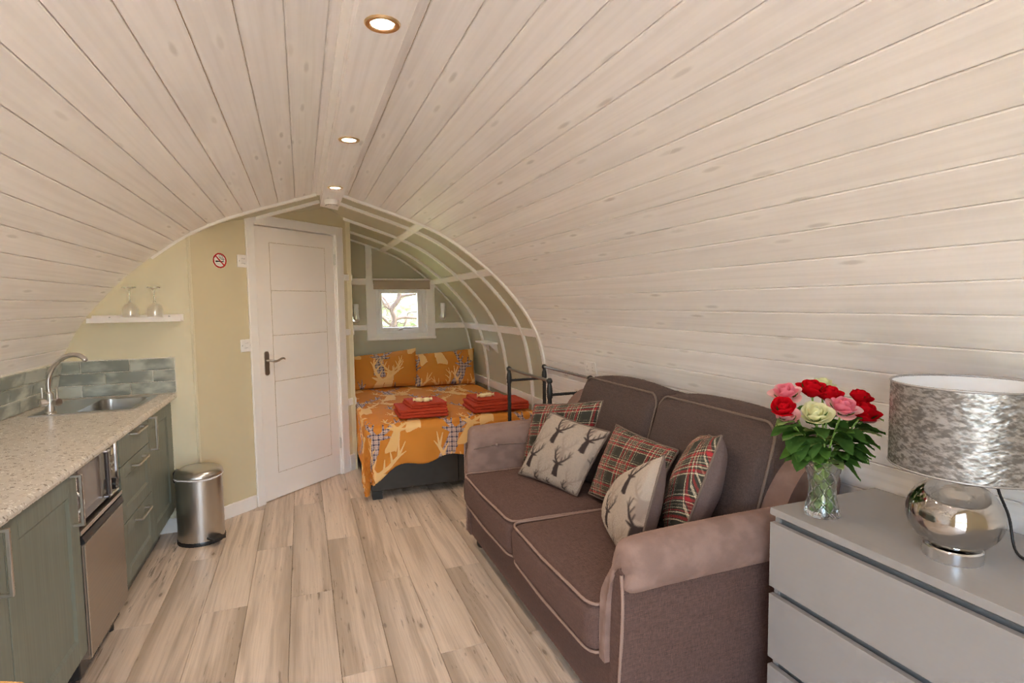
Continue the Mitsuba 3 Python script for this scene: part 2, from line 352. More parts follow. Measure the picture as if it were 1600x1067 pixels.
GAP, THICK = 0.0011, 0.012
add('ceiling', cat_([shell(-.085, SMAX, sd, THICK - .001, .06, YF, YW) for sd in (1, -1)]), 'groove_wood', label='white washed timber board lining of the arched roof', kind='structure')
PITCH_S = 0.1095
for side in (1, -1):
    k = 0
    while True:
        a, b = (.058 if k else .005) + (PITCH_S * k if k else 0), .058 + PITCH_S * (k + 1)
        if k == 0: a, b = -.002, .058 + 0.0
        else: a, b = .058 + PITCH_S * (k - 1), .058 + PITCH_S * k
        if a > SMAX - .02: break
        b = min(b, SMAX)
        c = .0026
        ss = [a + GAP, a + GAP, a + GAP + c, (a + b) / 2, b - GAP - c, b - GAP, b - GAP]
        oo = [THICK, .0032, 0, 0, 0, .0032, THICK]
        pts = [arch(s, side, o) for s, o in zip(ss, oo)]
        m = prism(pts, YF, YW)
        vv = np.array(ss + ss); L = rng.uniform(0, 40)
        uv = np.c_[m.vertices[:, 1] + L, (vv - a) + .2 * (k + (60 if side < 0 else 0)) + .045]
        add('board', m, 'board_paint', 'ceiling', uv=uv)
        k += 1
# ridge beam with lights
beam = prism([(XC - .062, 2.092), (XC + .060, 2.092), (XC + .060, 2.20), (XC - .062, 2.20)], YF, 4.05)
v = beam.vertices.copy(); far = v[:, 1] > 4; v[far, 1] = 4.05 + (v[far, 0] - (XC - .062)) / .122 * .13; beam.vertices = v
uvb = np.c_[v[:, 1] + 3.3, v[:, 0] - XC + v[:, 2] + 9.03]
bk = add('ridge_beam', beam, 'board_paint', uv=uvb, label='white boxed ridge beam carrying the downlights along the ceiling', kind='structure')
add('beam_batten', cat_([prism([(XC + s * .060, 2.150), (XC + s * .085, 2.150), (XC + s * .085, 2.19), (XC + s * .060, 2.19)], YF, YW) for s in (-1, 1)]), 'white_trim', bk)

# floor: planks
add('floor', box(-1.42, 1.84, YF, YB, -.06, -.013), 'floor_bed', label='pale oak laminate plank floor', kind='structure')
PW, PL, X0 = .1925, 1.3285, .093
i = 0
for k in range(-8, 9):
    xa, xb = X0 + PW * k, X0 + PW * (k + 1)
    if xb < -1.41 or xa > 1.82: continue
    xa2, xb2 = max(xa, -1.41), min(xb, 1.83)
    j0 = 2.136 if k % 2 == 0 else 2.835
    while j0 > YF: j0 -= PL
    while j0 < YB:
        ya, yb = max(j0, YF), min(j0 + PL, YB)
        if yb - ya > .02:
            g = .0007; c = .0012
            m = box(xa2 + g, xb2 - g, ya + g, yb - g, -.012, 0, c)
            uv = np.c_[m.vertices[:, 1] - j0 + 1.0 + 10.0 * (i + 1), m.vertices[:, 0] - (xa + xb) / 2]
            add('plank', m, 'floor_oak', 'floor', uv=uv); i += 1
        j0 += PL

# ------------------------------------------------------------------ end walls
def archpoly(off=0.02, n=50):
    S = np.linspace(0, SMAX, n)
    return [tuple(arch(s, 1, off)) for s in S[::-1]] + [tuple(arch(s, -1, off)) for s in S]
XD0, YD0, ANG = -.60, YW, math.radians(42.7)                 # start of the bathroom wall
ED = np.array([math.cos(ANG), math.sin(ANG), 0]); ND = np.array([math.sin(ANG), -math.cos(ANG), 0])   # along it, and out of it into the room
OD = np.array([XD0, YD0, 0.0])
ORIG = np.array([-.289, 4.293, 0]); OD = ORIG - ED * ((ORIG[1] - YW) / ED[1]); XD0 = OD[0]
LD = (.40 - OD[0]) / ED[0]                                    # its length
DIN = float((ORIG - OD) @ ED)                                  # door leaf starts here
def dwall(m):                                                  # local x along the wall, y out of it into the room, z up
    return basis(m, OD, ED, ND, [0, 0, 1.0])
# kitchen end wall (left part of the arch)
from shapely.geometry import Polygon, box as sbox
def poly_wall(poly, y0, y1):
    polys = [poly] if poly.geom_type == 'Polygon' else list(poly.geoms)
    return cat_([prism(list(q.exterior.coords)[:-1], y0, y1) for q in polys])
AP = Polygon(archpoly())
add('wall_back', poly_wall(AP.intersection(sbox(-3, -1, XD0, 3)), YW, YW + .04), 'sage_paint', label='pale sage painted end wall of the kitchen', kind='structure')
# bathroom wall with the door opening
top = 2.25
dw = cat_([box(0, DIN - .012, -.06, 0, 0, top), box(DIN + .762, LD, -.06, 0, 0, top), box(DIN - .012, DIN + .762, -.06, 0, 1.995, top)])
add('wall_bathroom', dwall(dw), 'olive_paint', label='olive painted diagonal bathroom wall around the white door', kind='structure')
add('corner_trim', prism([(XD0 - .014, YW - .003), (XD0 - .001, YW - .006), (XD0 + .006, YW + .003), (XD0 - .01, YW + .01)], 0, 1.93, 'z'), 'sage_paint', 'wall_bathroom')
# partition into the alcove and the alcove's end wall
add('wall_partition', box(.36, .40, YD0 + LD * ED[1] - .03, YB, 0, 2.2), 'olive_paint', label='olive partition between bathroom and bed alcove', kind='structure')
WX0, WX1, WZ0, WZ1 = .735, 1.285, 1.100, 1.60
wa = AP.intersection(sbox(.0, -1, 3, 3)).difference(sbox(WX0, WZ0, WX1, WZ1))
from shapely.geometry import MultiPolygon
def wall_with_hole(x0, x1, y0, y1, hx0, hx1, hz0, hz1, clip):
    parts = [sbox(x0, 0, hx0, 3), sbox(hx1, 0, x1, 3), sbox(hx0, 0, hx1, hz0), sbox(hx0, hz1, hx1, 3)]
    return cat_([poly_wall(clip.intersection(q), y0, y1) for q in parts if clip.intersection(q).area > 1e-5])
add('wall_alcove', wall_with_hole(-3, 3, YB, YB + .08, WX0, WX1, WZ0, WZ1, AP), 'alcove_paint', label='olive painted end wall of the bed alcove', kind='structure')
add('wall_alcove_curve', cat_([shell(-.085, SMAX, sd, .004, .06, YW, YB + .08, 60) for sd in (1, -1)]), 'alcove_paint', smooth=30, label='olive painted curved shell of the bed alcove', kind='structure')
# white ribs and battens of the alcove
ti = 1
def trim(m, mat_='white_trim', smooth=30):
    global ti
    k = add(f'trim_{ti}', m, mat_, smooth=smooth, kind='structure'); ti += 1; return k
trim(cat_([shell(.03, SMAX, 1, -.014, .03, YW - .006, YW + .03, 70), shell(.03, 1.10, -1, -.014, .03, YW - .006, YW + .03, 50)]))
for yy in (4.30, 4.90, 5.50):
    trim(shell(.03 if yy > 4.5 else .0, SMAX, 1, -.016, .01, yy - .016, yy + .016, 70))
trim(shell(.0, .62, -1, -.016, .01, 4.284, 4.316, 40))
trim(shell(.03, SMAX, 1, -.012, .01, YB - .02, YB - .001, 70))
for s0, s1 in ((.555, .61), (1.175, 1.235), (1.78, 1.845), (2.375, 2.45)):
    trim(shell(s0, s1, 1, -.011, .01, YW + .02, YB - .01, 8), smooth=False)
trim(cat_([box(.40, .655, YB - .014, YB, 1.628, 1.695, .002), box(.40, .655, YB - .014, YB, 1.150, 1.207, .002), box(1.35, 1.74, YB - .014, YB, 1.148, 1.208, .002)]), smooth=False)
trim(box(.647, .712, YB - .015, YB, 1.66, 2.07, .002), smooth=False)
trim(box(.398, .406, YD0 + LD * ED[1] - .03, YD0 + LD * ED[1] + .0, 0, 2.13, .002), 'sage_paint', smooth=False)
for za, zb in ((1.625, 1.675), (1.165, 1.215), (.565, .625)):
    trim(cat_([dwall(box(DIN + .852, LD + .012, .0, .012, za, zb, .002)), box(.40, .414, YD0 + LD * ED[1] - .02, YB, za, zb, .002)]), smooth=False)
# skirtings
add('baseboard_back', box(-.90, XD0 + .01, YW - .016, YW, 0, .093, .004), 'white_gloss', kind='structure')
add('baseboard_bathroom', cat_([dwall(box(-.005, DIN - .085, 0, .016, 0, .093, .004)), dwall(box(DIN + .85, LD, 0, .016, 0, .14, .004))]), 'white_gloss', kind='structure')
# front wall behind the camera with a glazed door
GX0, GX1, GZ = -.62, .66, 1.88
add('wall_front', wall_with_hole(-3, 3, YF - .08, YF, GX0, GX1, -.1, GZ, AP), 'sage_paint', label='front wall with the glazed doors', kind='structure')
fr = [box(GX0, GX1, YF - .07, YF - .01, GZ - .06, GZ), box(GX0, GX1, YF - .07, YF - .01, 0, .03)]
for xa, xb in ((GX0, GX0 + .06), (GX1 - .06, GX1)): fr.append(box(xa, xb, YF - .07, YF - .01, 0, GZ))
d2 = add('door_2', cat_(fr), 'upvc', label='white glazed entrance door', kind='structure')
add('pane', trimesh.Trimesh([(GX0 + .06, YF - .04, .03), (GX1 - .06, YF - .04, .03), (GX1 - .06, YF - .04, GZ - .06), (GX0 + .06, YF - .04, GZ - .06)], [[0, 1, 2], [0, 2, 3]]), 'pane_glass', d2)

# ------------------------------------------------------------------ bathroom door
DZ, DWD = 1.984, .750
leaf = dwall(box(DIN, DIN + DWD, -.046, -.006, .006, DZ, .002))
dk = add('door_1', leaf, 'door_paint', label='white bathroom door with five square grooved panels', kind='structure')
zs = [1.874, 1.531, 1.204, .868, .531, .192]; xa, xb = DIN + .125, DIN + .655
for a, b in zip(zs[1:], zs[:-1]):
    add('panel', dwall(box(xa + .0025, xb - .0025, -.0062, -.0040, a + .0025, b - .0025, .001)), 'door_paint', dk)
gl = []
for z in zs: gl.append(box(xa - .003, xb + .003, -.0062, -.0056, z - .0028, z + .0028))
for x in (xa, xb): gl.append(box(x - .0028, x + .0028, -.0062, -.0056, zs[-1], zs[0]))
add('panel_groove', dwall(cat_(gl)), 'door_groove', dk)
# architrave and stop
ar = [box(DIN - .078, DIN - .012, 0, .018, 0, 2.055, .004), box(DIN + .762, DIN + .845, 0, .018, 0, 2.055, .004), box(DIN - .078, DIN + .845, 0, .018, 1.99, 2.058, .004),
      box(DIN - .030, DIN - .003, -.05, .008, 0, 1.995, .002), box(DIN + .753, DIN + .770, -.05, .010, 0, 1.995, .002), box(DIN - .03, DIN + .77, -.05, .006, 1.99, 2.01, .002)]
add('architrave', dwall(cat_(ar)), 'white_gloss', dk)
for z in (1.79, .27):
    h = add('hinge', dwall(cat_([box(DIN + .748, DIN + .760, -.004, .010, z - .045, z + .045, .002)] + [place(trimesh.creation.cylinder(.005, .016, sections=10), (DIN + .753, .010, z + q)) for q in (-.036, -.018, 0, .018, .036)])), 'brushed_steel', dk)
hp = prism([(DIN + .060 + .019 * math.sin(t), 1.008 + (.068 if math.cos(t) > 0 else -.068) + .019 * math.cos(t)) for t in np.linspace(0, 2 * math.pi, 25)[:-1]], -.006, .002)
m = hp.copy(); hd = dwall(m)
hk = add('handle', hd, 'dark_nickel', dk, smooth=30)
lev = spline([(DIN + .060, .002, 1.03), (DIN + .060, .038, 1.03), (DIN + .066, .046, 1.029), (DIN + .095, .050, 1.022), (DIN + .13, .051, 1.032), (DIN + .155, .050, 1.040), (DIN + .178, .046, 1.030)], 30)
add('lever', dwall(tube(lev, np.r_[np.full(9, .009), np.linspace(.010, .0065, 21)], 10)), 'nickel', hk, smooth=True)

# fittings on the bathroom wall
sx = float((np.array([-.490, 4.108, 0]) - OD) @ ED)
def disc(r, x, z, y0, y1, n=40, ri=0):
    t = np.linspace(0, 2 * math.pi, n + 1)[:-1]
    if not ri: return prism([(x + r * math.cos(a), z + r * math.sin(a)) for a in t], y0, y1)
    o = [(x + r * math.cos(a), z + r * math.sin(a)) for a in np.linspace(0, 2 * math.pi, n + 1)]
    h = [(x + ri * math.cos(a), z + ri * math.sin(a)) for a in np.linspace(2 * math.pi, 0, n + 1)]
    q = []
    for a0, a1 in zip(o[:-1], o[1:]): pass
    tt = np.linspace(0, 2 * math.pi, n + 1)
    return cat_([prism([(x + r * math.cos(a), z + r * math.sin(a)), (x + r * math.cos(b), z + r * math.sin(b)), (x + ri * math.cos(b), z + ri * math.sin(b)), (x + ri * math.cos(a), z + ri * math.sin(a))], y0, y1) for a, b in zip(tt[:-1], tt[1:])])
SR = .049
sg = thing('no_smoking_sign', 'round red and white no smoking sign on the olive wall left of the door', 'sign')
add('disc', dwall(disc(SR, sx, 1.721, 0, .0015)), 'sign_white', sg)
add('red_ring', dwall(disc(SR, sx, 1.721, .0015, .0022, 40, SR - .009)), 'sign_red', sg)
bar = box(-SR + .004, SR - .004, .0016, .0030, -.0042, .0042); bar = place(bar, ry=math.radians(45)); bar.apply_translation((sx, 0, 1.721))
add('red_bar', dwall(bar), 'sign_red', sg)
cg = [box(sx - .031, sx + .019, .0015, .0024, 1.711, 1.719), box(sx + .021, sx + .025, .0015, .0024, 1.711, 1.719), box(sx + .027, sx + .031, .0015, .0024, 1.711, 1.719)]
add('cigarette', dwall(cat_(cg)), 'sign_black', sg)
sm1 = spline([(sx + .028, .0019, 1.724), (sx + .029, .0019, 1.734), (sx + .018, .0019, 1.734), (sx + .012, .0019, 1.742), (sx + .002, .0019, 1.744), (sx - .006, .0019, 1.753)], 20)
sm2 = spline([(sx + .022, .0019, 1.724), (sx + .020, .0019, 1.729), (sx + .010, .0019, 1.731), (sx + .004, .0019, 1.738), (sx - .003, .0019, 1.739)], 16)
sm3 = spline([(sx + .022, .0019, 1.741), (sx + .020, .0019, 1.750), (sx + .010, .0019, 1.756), (sx + .000, .0019, 1.757)], 14)
add('smoke', dwall(cat_([tube(q, .0013, 6) for q in (sm1, sm2, sm3)])), 'sign_black', sg)
def plate(name, cx, cz, label):
    k = thing(name, label, 'switch')
    add('plate', dwall(box(cx - .043, cx + .043, 0, .010, cz - .043, cz + .043, .003)), 'white_plastic', k)
    add('rocker', dwall(box(cx - .016, cx + .016, .010, .014, cz - .011, cz + .011, .002)), 'white_plastic', k)
    for s in (-1, 1): add('screw', dwall(disc(.0035, cx + s * .030, cz, .010, .0112, 10)), 'grey_mark', k)
    for s in (-1, 1): add('marking', dwall(box(cx - .017, cx + .017, .010, .0105, cz + s * .017 - .0012, cz + s * .017 + .0012)), 'grey_mark', k)
plate('fused_switch', float((np.array([-.366, 4.222, 0]) - OD) @ ED), 1.727, 'square white fused switch beside the no smoking sign')
plate('light_switch', float((np.array([-.369, 4.219, 0]) - OD) @ ED), 1.15, 'square white switch on the olive wall level with the door handle')

# ------------------------------------------------------------------ downlights, smoke alarm
for k, (yy, lab) in enumerate(((1.40, 'large recessed downlight nearest the camera on the ridge beam'), (2.40, 'middle lit downlight of the three on the ridge beam'), (3.385, 'farthest lit downlight on the ridge beam beside the smoke alarm'), (.42, None))):
    t = thing('downlight', lab or 'lit downlight on the ridge beam behind the camera', 'downlight', 'downlights along the ridge beam')
    zz = 2.092
    add('bezel', lathe([(.026, zz - .001), (.030, zz - .004), (.040, zz - .0045), (.043, zz - .0015), (.043, zz + .001), (.026, zz + .001), (.026, zz - .001)], 40, (XC, yy, 0)), 'brass', t, smooth=30)
    lens = lathe([(.0, zz - .0022), (.0265, zz - .0022)], 32, (XC, yy, 0))
    if lens.face_normals[:, 2].mean() > 0: lens.invert()
    add('lens', lens, 'lamp_lens', t, emitter={'type': 'area', 'radiance': {'type': 'rgb', 'value': [LAMP * c for c in LAMP_COLOUR]}})
t = thing('smoke_alarm', 'round white smoke alarm on the far end of the ridge beam', 'smoke alarm')
add('body', lathe([(0, 2.058), (.034, 2.058), (.044, 2.064), (.047, 2.078), (.047, 2.0925), (0, 2.0925)], 36, (XC, 3.80, 0)), 'white_plastic', t, smooth=30)
add('vent_ring', lathe([(.036, 2.0568), (.040, 2.0588), (.040, 2.062), (.036, 2.060), (.036, 2.0568)], 36, (XC, 3.80, 0)), 'grey_mark', t)

# ------------------------------------------------------------------ window of the alcove
yb = YB - .012
wk = add('window_1', cat_([box(.642, .735, yb - .012, YB, 1.04, 1.68, .003), box(1.285, 1.375, yb - .012, YB, 1.04, 1.68, .003), box(.735, 1.285, yb - .012, YB, 1.60, 1.68, .003), box(.64, 1.378, yb - .035, YB, 1.04, 1.068, .004), box(.735, 1.285, yb, YB + .06, 1.068, 1.105, .003),
                     box(.728, .742, yb, YB + .06, 1.10, 1.60), box(1.278, 1.292, yb, YB + .06, 1.10, 1.60), box(.735, 1.285, yb, YB + .06, 1.592, 1.602)]), 'white_gloss', label='small white framed window above the pillows', kind='structure')
fy0, fy1 = YB + .002, YB + .05
add('frame', cat_([box(.742, .790, fy0, fy1, 1.105, 1.592, .004), box(1.225, 1.278, fy0, fy1, 1.105, 1.592, .004), box(.79, 1.225, fy0, fy1, 1.555, 1.592, .004), box(.79, 1.225, fy0, fy1, 1.105, 1.135, .004)]), 'upvc', wk)
sy0 = YB - .006
add('sash', cat_([box(.772, .806, sy0, fy1, 1.132, 1.575, .005), box(1.186, 1.240, sy0, fy1, 1.132, 1.575, .005), box(.80, 1.19, sy0, fy1, 1.537, 1.575, .005), box(.80, 1.19, sy0, fy1, 1.132, 1.172, .005)]), 'upvc', wk)
add('pane', trimesh.Trimesh([(.80, YB + .03, 1.165), (1.19, YB + .03, 1.165), (1.19, YB + .03, 1.54), (.80, YB + .03, 1.54)], [[0, 1, 2], [0, 2, 3]]), 'pane_glass', wk)
hn = tube(spline([(.985, sy0 - .004, 1.150), (.985, sy0 - .022, 1.150), (1.00, sy0 - .030, 1.158), (1.05, sy0 - .030, 1.166), (1.13, sy0 - .028, 1.167)], 16), np.linspace(.010, .006, 16), 10)
add('handle', cat_([hn, box(.955, 1.02, sy0 - .010, sy0, 1.138, 1.164, .003)]), 'brushed_steel', wk, smooth=30)
t = thing('roller_blind', 'rolled up beige roller blind above the alcove window', 'blind')
add('fabric', cat_([place(trimesh.creation.cylinder(.020, .60, sections=20), (1.015, yb - .036, 1.655), ry=math.pi / 2), box(.715, 1.315, yb - .056, yb - .053, 1.585, 1.655)]), 'blind_fabric', t, smooth=30)
add('bottom_bar', box(.715, 1.315, yb - .060, yb - .050, 1.578, 1.592, .003), 'blind_fabric', t)
add('headrail', box(.70, 1.33, yb - .075, yb - .012, 1.674, 1.692, .003), 'white_trim', t)

# wall lights
for x, lab in ((.532, 'chrome wall light with white tube shade left of the window'), (1.458, 'chrome wall light with white tube shade right of the window')):
    t = thing('wall_light', lab, 'wall light', 'wall lights beside the window')
    y = YB - .055
    bp = lathe([(0, 0), (.036, 0), (.040, .004), (.036, .010), (0, .012)], 28); bp = place(bp, (x, YB, 1.272), rx=math.pi / 2)
    add('back_plate', bp, 'chrome', t, smooth=30)
    add('cup', lathe([(0, 1.252), (.018, 1.254), (.030, 1.270), (.031, 1.308), (.028, 1.308), (.026, 1.28), (0, 1.275)], 28, (x, y, 0)), 'chrome', t, smooth=30)
    add('arm', tube([(x, YB - .005, 1.272), (x, y, 1.272)], .009), 'chrome', t, smooth=True)
    add('shade', lathe([(.025, 1.295), (.027, 1.30), (.027, 1.425), (.023, 1.428), (.022, 1.30), (.025, 1.295)], 28, (x, y, 0)), 'sconce_shade', t, smooth=30)

# small shelf on the curved alcove wall
t = thing('bedside_shelf', 'small white bracket shelf on the curved wall beside the bed', 'shelf')
add('board', box(1.655, 1.765, 5.06, 5.45, 1.020, 1.038, .002), 'white_gloss', t)
br = prism([(1.775, 1.020), (1.69, 1.020), (1.70, 1.008), (1.765, .945), (1.785, .93)], 5.10, 5.13)
add('bracket', br, 'white_gloss', t); add('bracket', place(br, (0, .27, 0)), 'white_gloss', t)

# ------------------------------------------------------------------ kitchen run (fronts at x = -0.78)
XF = -.780
def shaker(y0, y1, z0, z1, fw, parent, name):
    """door or drawer front facing +x with a raised frame around a recessed panel"""
    g = .0015; y0 += g; y1 -= g; z0 += g; z1 -= g
    k = add(name, box(XF - .018, XF - .008, y0 + .01, y1 - .01, z0 + .01, z1 - .01), 'cabinet_paint', parent)
    fr = [box(XF - .018, XF, y0, y0 + fw, z0, z1, .0015), box(XF - .018, XF, y1 - fw, y1, z0, z1, .0015), box(XF - .018, XF, y0 + fw, y1 - fw, z0, z0 + fw, .0015), box(XF - .018, XF, y0 + fw, y1 - fw, z1 - fw, z1, .0015)]
    bev = [prism([(XF - .009, y0 + fw), (XF - .001, y0 + fw), (XF - .008, y0 + fw + .010)], z0 + fw, z1 - fw, 'z'), prism([(XF - .009, y1 - fw), (XF - .001, y1 - fw), (XF - .008, y1 - fw - .010)], z0 + fw, z1 - fw, 'z'),
           prism([(XF - .009, z0 + fw), (XF - .001, z0 + fw), (XF - .008, z0 + fw + .010)], y0 + fw, y1 - fw, 'y'), prism([(XF - .009, z1 - fw), (XF - .001, z1 - fw), (XF - .008, z1 - fw - .010)], y0 + fw, y1 - fw, 'y')]
    add('frame', cat_(fr + bev), 'cabinet_paint', k)
    return k
def bar_handle(parent, y0, y1, z0, z1):
    r = .0052; xo = XF + .030
    if abs(y1 - y0) > abs(z1 - z0):
        m = [box(xo - r, xo + r, y0, y1, z0 - r, z0 + r, .0018)] + [box(XF - .001, xo, q - r, q + r, z0 - r, z0 + r, .0018) for q in (y0 + r, y1 - r)]
    else:
        m = [box(xo - r, xo + r, y0 - r, y0 + r, z0, z1, .0018)] + [box(XF - .001, xo, y0 - r, y0 + r, q - r, q + r, .0018) for q in (z0 + r, z1 - r)]
    add('handle', cat_(m), 'nickel', parent)
ZB, ZT = .165, .845
def carcass(k, y0, y1): add('body', box(-1.36, XF - .019, y0 + .001, y1 - .001, ZB, .850), 'cabinet_dark', k); add('plinth', box(-1.30, XF - .09, y0 + .001, y1 - .001, 0, ZB - .002), 'cabinet_dark', k)
k = thing('kitchen_cabinet', 'grey green cabinet with one narrow door beside the end wall under the sink', 'cabinet', 'kitchen base units')
add('body', box(-1.36, XF - .019, 3.391, 3.889, ZB, .70), 'cabinet_dark', k); add('plinth', box(-1.30, XF - .09, 3.391, 3.889, 0, ZB - .002), 'cabinet_dark', k); d = shaker(3.39, 3.89, ZB, ZT, .075, k, 'door'); bar_handle(d, 3.425, 3.425, .657, .838)
add('filler_panel', box(-1.30, XF - .006, 3.892, 3.968, ZB, .85), 'cabinet_paint', k)
k = thing('kitchen_cabinet', 'grey green unit of three drawers right of the microwave and fridge', 'drawers', 'kitchen base units')
carcass(k, 2.885, 3.389)
for a, b, hz in ((.711, ZT, .826), (.447, .709, .674), (ZB, .445, .408)):
    if b == ZT:
        d = add('drawer', box(XF - .018, XF, 2.8865, 3.3875, a, b, .0015), 'cabinet_paint', k)
    else: d = shaker(2.885, 3.389, a, b, .060, k, 'drawer')
    bar_handle(d, 3.055, 3.245, hz, hz)
k = thing('kitchen_cabinet', 'grey green shaker door cabinet left of the fridge', 'cabinet', 'kitchen base units')
carcass(k, 1.866, 2.388); d = shaker(1.866, 2.388, ZB, ZT, .078, k, 'door'); bar_handle(d, 2.335, 2.335, .652, .838)
k = thing('kitchen_cabinet', 'grey green cabinet nearest the camera, cut by the left edge of the photo', 'cabinet', 'kitchen base units')
carcass(k, 1.362, 1.865); d = shaker(1.362, 1.865, ZB, ZT, .078, k, 'door'); bar_handle(d, 1.815, 1.815, .655, .842)
# worktop
def arc_x(z):   # x of the left lining at height z
    S = np.linspace(1.2, SMAX, 400); q = np.array([arch(s, -1) for s in S]); i = np.argmin(abs(q[:, 1] - z)); return q[i, 0]
WT0, WT1 = .850, .886
SX0, SX1, SY0, SY1 = -1.285, -.832, 3.385, 3.905
hx0, hx1, hy0, hy1 = -1.115, -.862, 3.425, 3.865
wl = arc_x(.87) + .002
edge = [(-.762, WT0), (-.752, WT0 + .006), (-.748, WT0 + .018), (-.752, WT1 - .006), (-.760, WT1)]
wt = [prism([(hx1, WT1), (hx1, WT0)] + edge, hy0, hy1), prism([(wl, WT1), (wl, WT0)] + edge, 1.345, hy0), prism([(wl, WT1), (wl, WT0)] + edge, hy1, YW - .002), box(wl, hx0, hy0, hy1, WT0, WT1)]
add('worktop', cat_(wt), 'worktop_stone', label='beige speckled stone effect worktop along the kitchen units', cat='worktop')
# sink
sk = thing('kitchen_sink', 'stainless steel inset sink at the far end of the worktop', 'sink')
rim = []
zr = WT1
rim.append(box(SX0, hx0 + .006, SY0, SY1, zr, zr + .004, .0015)); rim.append(box(hx1 - .006, SX1, SY0, SY1, zr, zr + .004, .0015))
rim.append(box(hx0, hx1, SY0, hy0 + .006, zr, zr + .004, .0015)); rim.append(box(hx0, hx1, hy1 - .006, SY1, zr, zr + .004, .0015))
rim += [box(SX0, SX1, SY0, SY0 + .006, zr, zr + .0065, .002), box(SX0, SX1, SY1 - .006, SY1, zr, zr + .0065, .002), box(SX1 - .006, SX1, SY0, SY1, zr, zr + .0065, .002), box(SX0, SX0 + .006, SY0, SY1, zr, zr + .0065, .002)]
add('rim', cat_(rim), 'brushed_steel', sk)
def rrect(x0, x1, y0, y1, r, n=8):
    o = []
    for cx, cy, a in ((x1 - r, y1 - r, 0), (x0 + r, y1 - r, 90), (x0 + r, y0 + r, 180), (x1 - r, y0 + r, 270)):
        o += [(cx + r * math.cos(math.radians(a + q)), cy + r * math.sin(math.radians(a + q))) for q in np.linspace(0, 90, n)]
    return np.array(o)
lv = []
for z, ins, r in ((zr + .004, -.004, .06), (zr + .001, .002, .058), (zr - .06, .006, .056), (zr - .135, .010, .055), (zr - .15, .018, .05), (zr - .156, .05, .04)):
    q = rrect(hx0 + ins, hx1 - ins, hy0 + ins, hy1 - ins, r); lv.append(np.c_[q, np.full(len(q), z)])
nn = len(lv[0]); vv = np.vstack(lv + [[[(hx0 + hx1) / 2, (hy0 + hy1) / 2, zr - .158]]]); ff = []
for a in range(len(lv) - 1):
    for j in range(nn):
        q = [a * nn + j, a * nn + (j + 1) % nn, (a + 1) * nn + (j + 1) % nn, (a + 1) * nn + j]; ff += [[q[0], q[2], q[1]], [q[0], q[3], q[2]]]
for j in range(nn): ff.append([(len(lv) - 1) * nn + j, len(vv) - 1, (len(lv) - 1) * nn + (j + 1) % nn])
add('bowl', trimesh.Trimesh(vv, ff, process=False), 'brushed_steel', sk, smooth=40)
add('waste', lathe([(0, zr - .155), (.028, zr - .154), (.032, zr - .1565), (.030, zr - .159), (0, zr - .159)], 24, ((hx0 + hx1) / 2, (hy0 + hy1) / 2, .0)), 'chrome', sk, smooth=30)
tp = thing('mixer_tap', 'chrome swan neck mixer tap with two levers at the sink', 'tap')
tx, ty, tz = -1.205, 3.425, zr + .004
add('body', cat_([lathe([(0, tz), (.027, tz), (.027, tz + .008), (.021, tz + .014), (.020, tz + .10), (.017, tz + .108), (.014, tz + .112), (0, tz + .112)], 28, (tx, ty, 0)),
                  place(trimesh.creation.cylinder(.020, .075, sections=24), (tx, ty, tz + .060), rx=math.pi / 2, rz=math.radians(-60))]), 'chrome', tp, smooth=30)
sp = spline([(tx, ty, tz + .10), (tx, ty, tz + .17), (tx + .012, ty - .002, tz + .215), (tx + .055, ty - .02, tz + .268), (tx + .115, ty - .05, tz + .297), (tx + .165, ty - .075, tz + .292), (tx + .187, ty - .087, tz + .268)], 36)
add('spout', tube(sp, np.r_[np.full(30, .0115), np.linspace(.0115, .0125, 6)], 14), 'chrome', tp, smooth=True)
for s in (-1, 1):
    dx, dy = math.cos(math.radians(30)) * s, math.sin(math.radians(30)) * s * -1
    q = np.array([tx + dx * .044, ty + dy * .044, tz + .060])
    add('lever', cat_([tube([q, q + np.array([0, 0, .072])], .0048, 8), tube([q - np.array([dx, dy, 0]) * .012, q + np.array([dx, dy, 0]) * .010], .019, 18)]), 'chrome', tp, smooth=30)
# tiled splashbacks
def tile(mk, y, parent): pass
TH, TL, TZ = .0725, .246, WT1 + .004
add('wall_back__splashback', box(arc_x(1.0) - .03, -.748, YW - .004, YW, WT1 + .001, TZ + 3 * TH + .004), 'grout')
ii = 0
for r in range(3):
    z0, z1 = TZ + r * TH + .0025, TZ + (r + 1) * TH - .0025
    xs = -.990 + (.12 if r == 1 else 0); x = xs
    while x < -.76: x += TL
    while x > -1.36:
        a, b = max(x - TL + .0025, arc_x((z0 + z1) / 2) - .01), min(x - .0025, -.752)
        if b - a > .02:
            m = box(a, b, YW - .012, YW - .002, z0, z1, .0028)
            nz = meshkit.noise(m.vertices * 40 + ii); m.vertices[:, 1] += np.where(m.vertices[:, 1] < YW - .011, -.0015 * (nz - .5), 0)
            add('tile', m, 'tile_glaze', 'wall_back', uv=np.c_[m.vertices[:, 0] - a + 5 * ii + .3, m.vertices[:, 2]]); ii += 1
        x -= TL
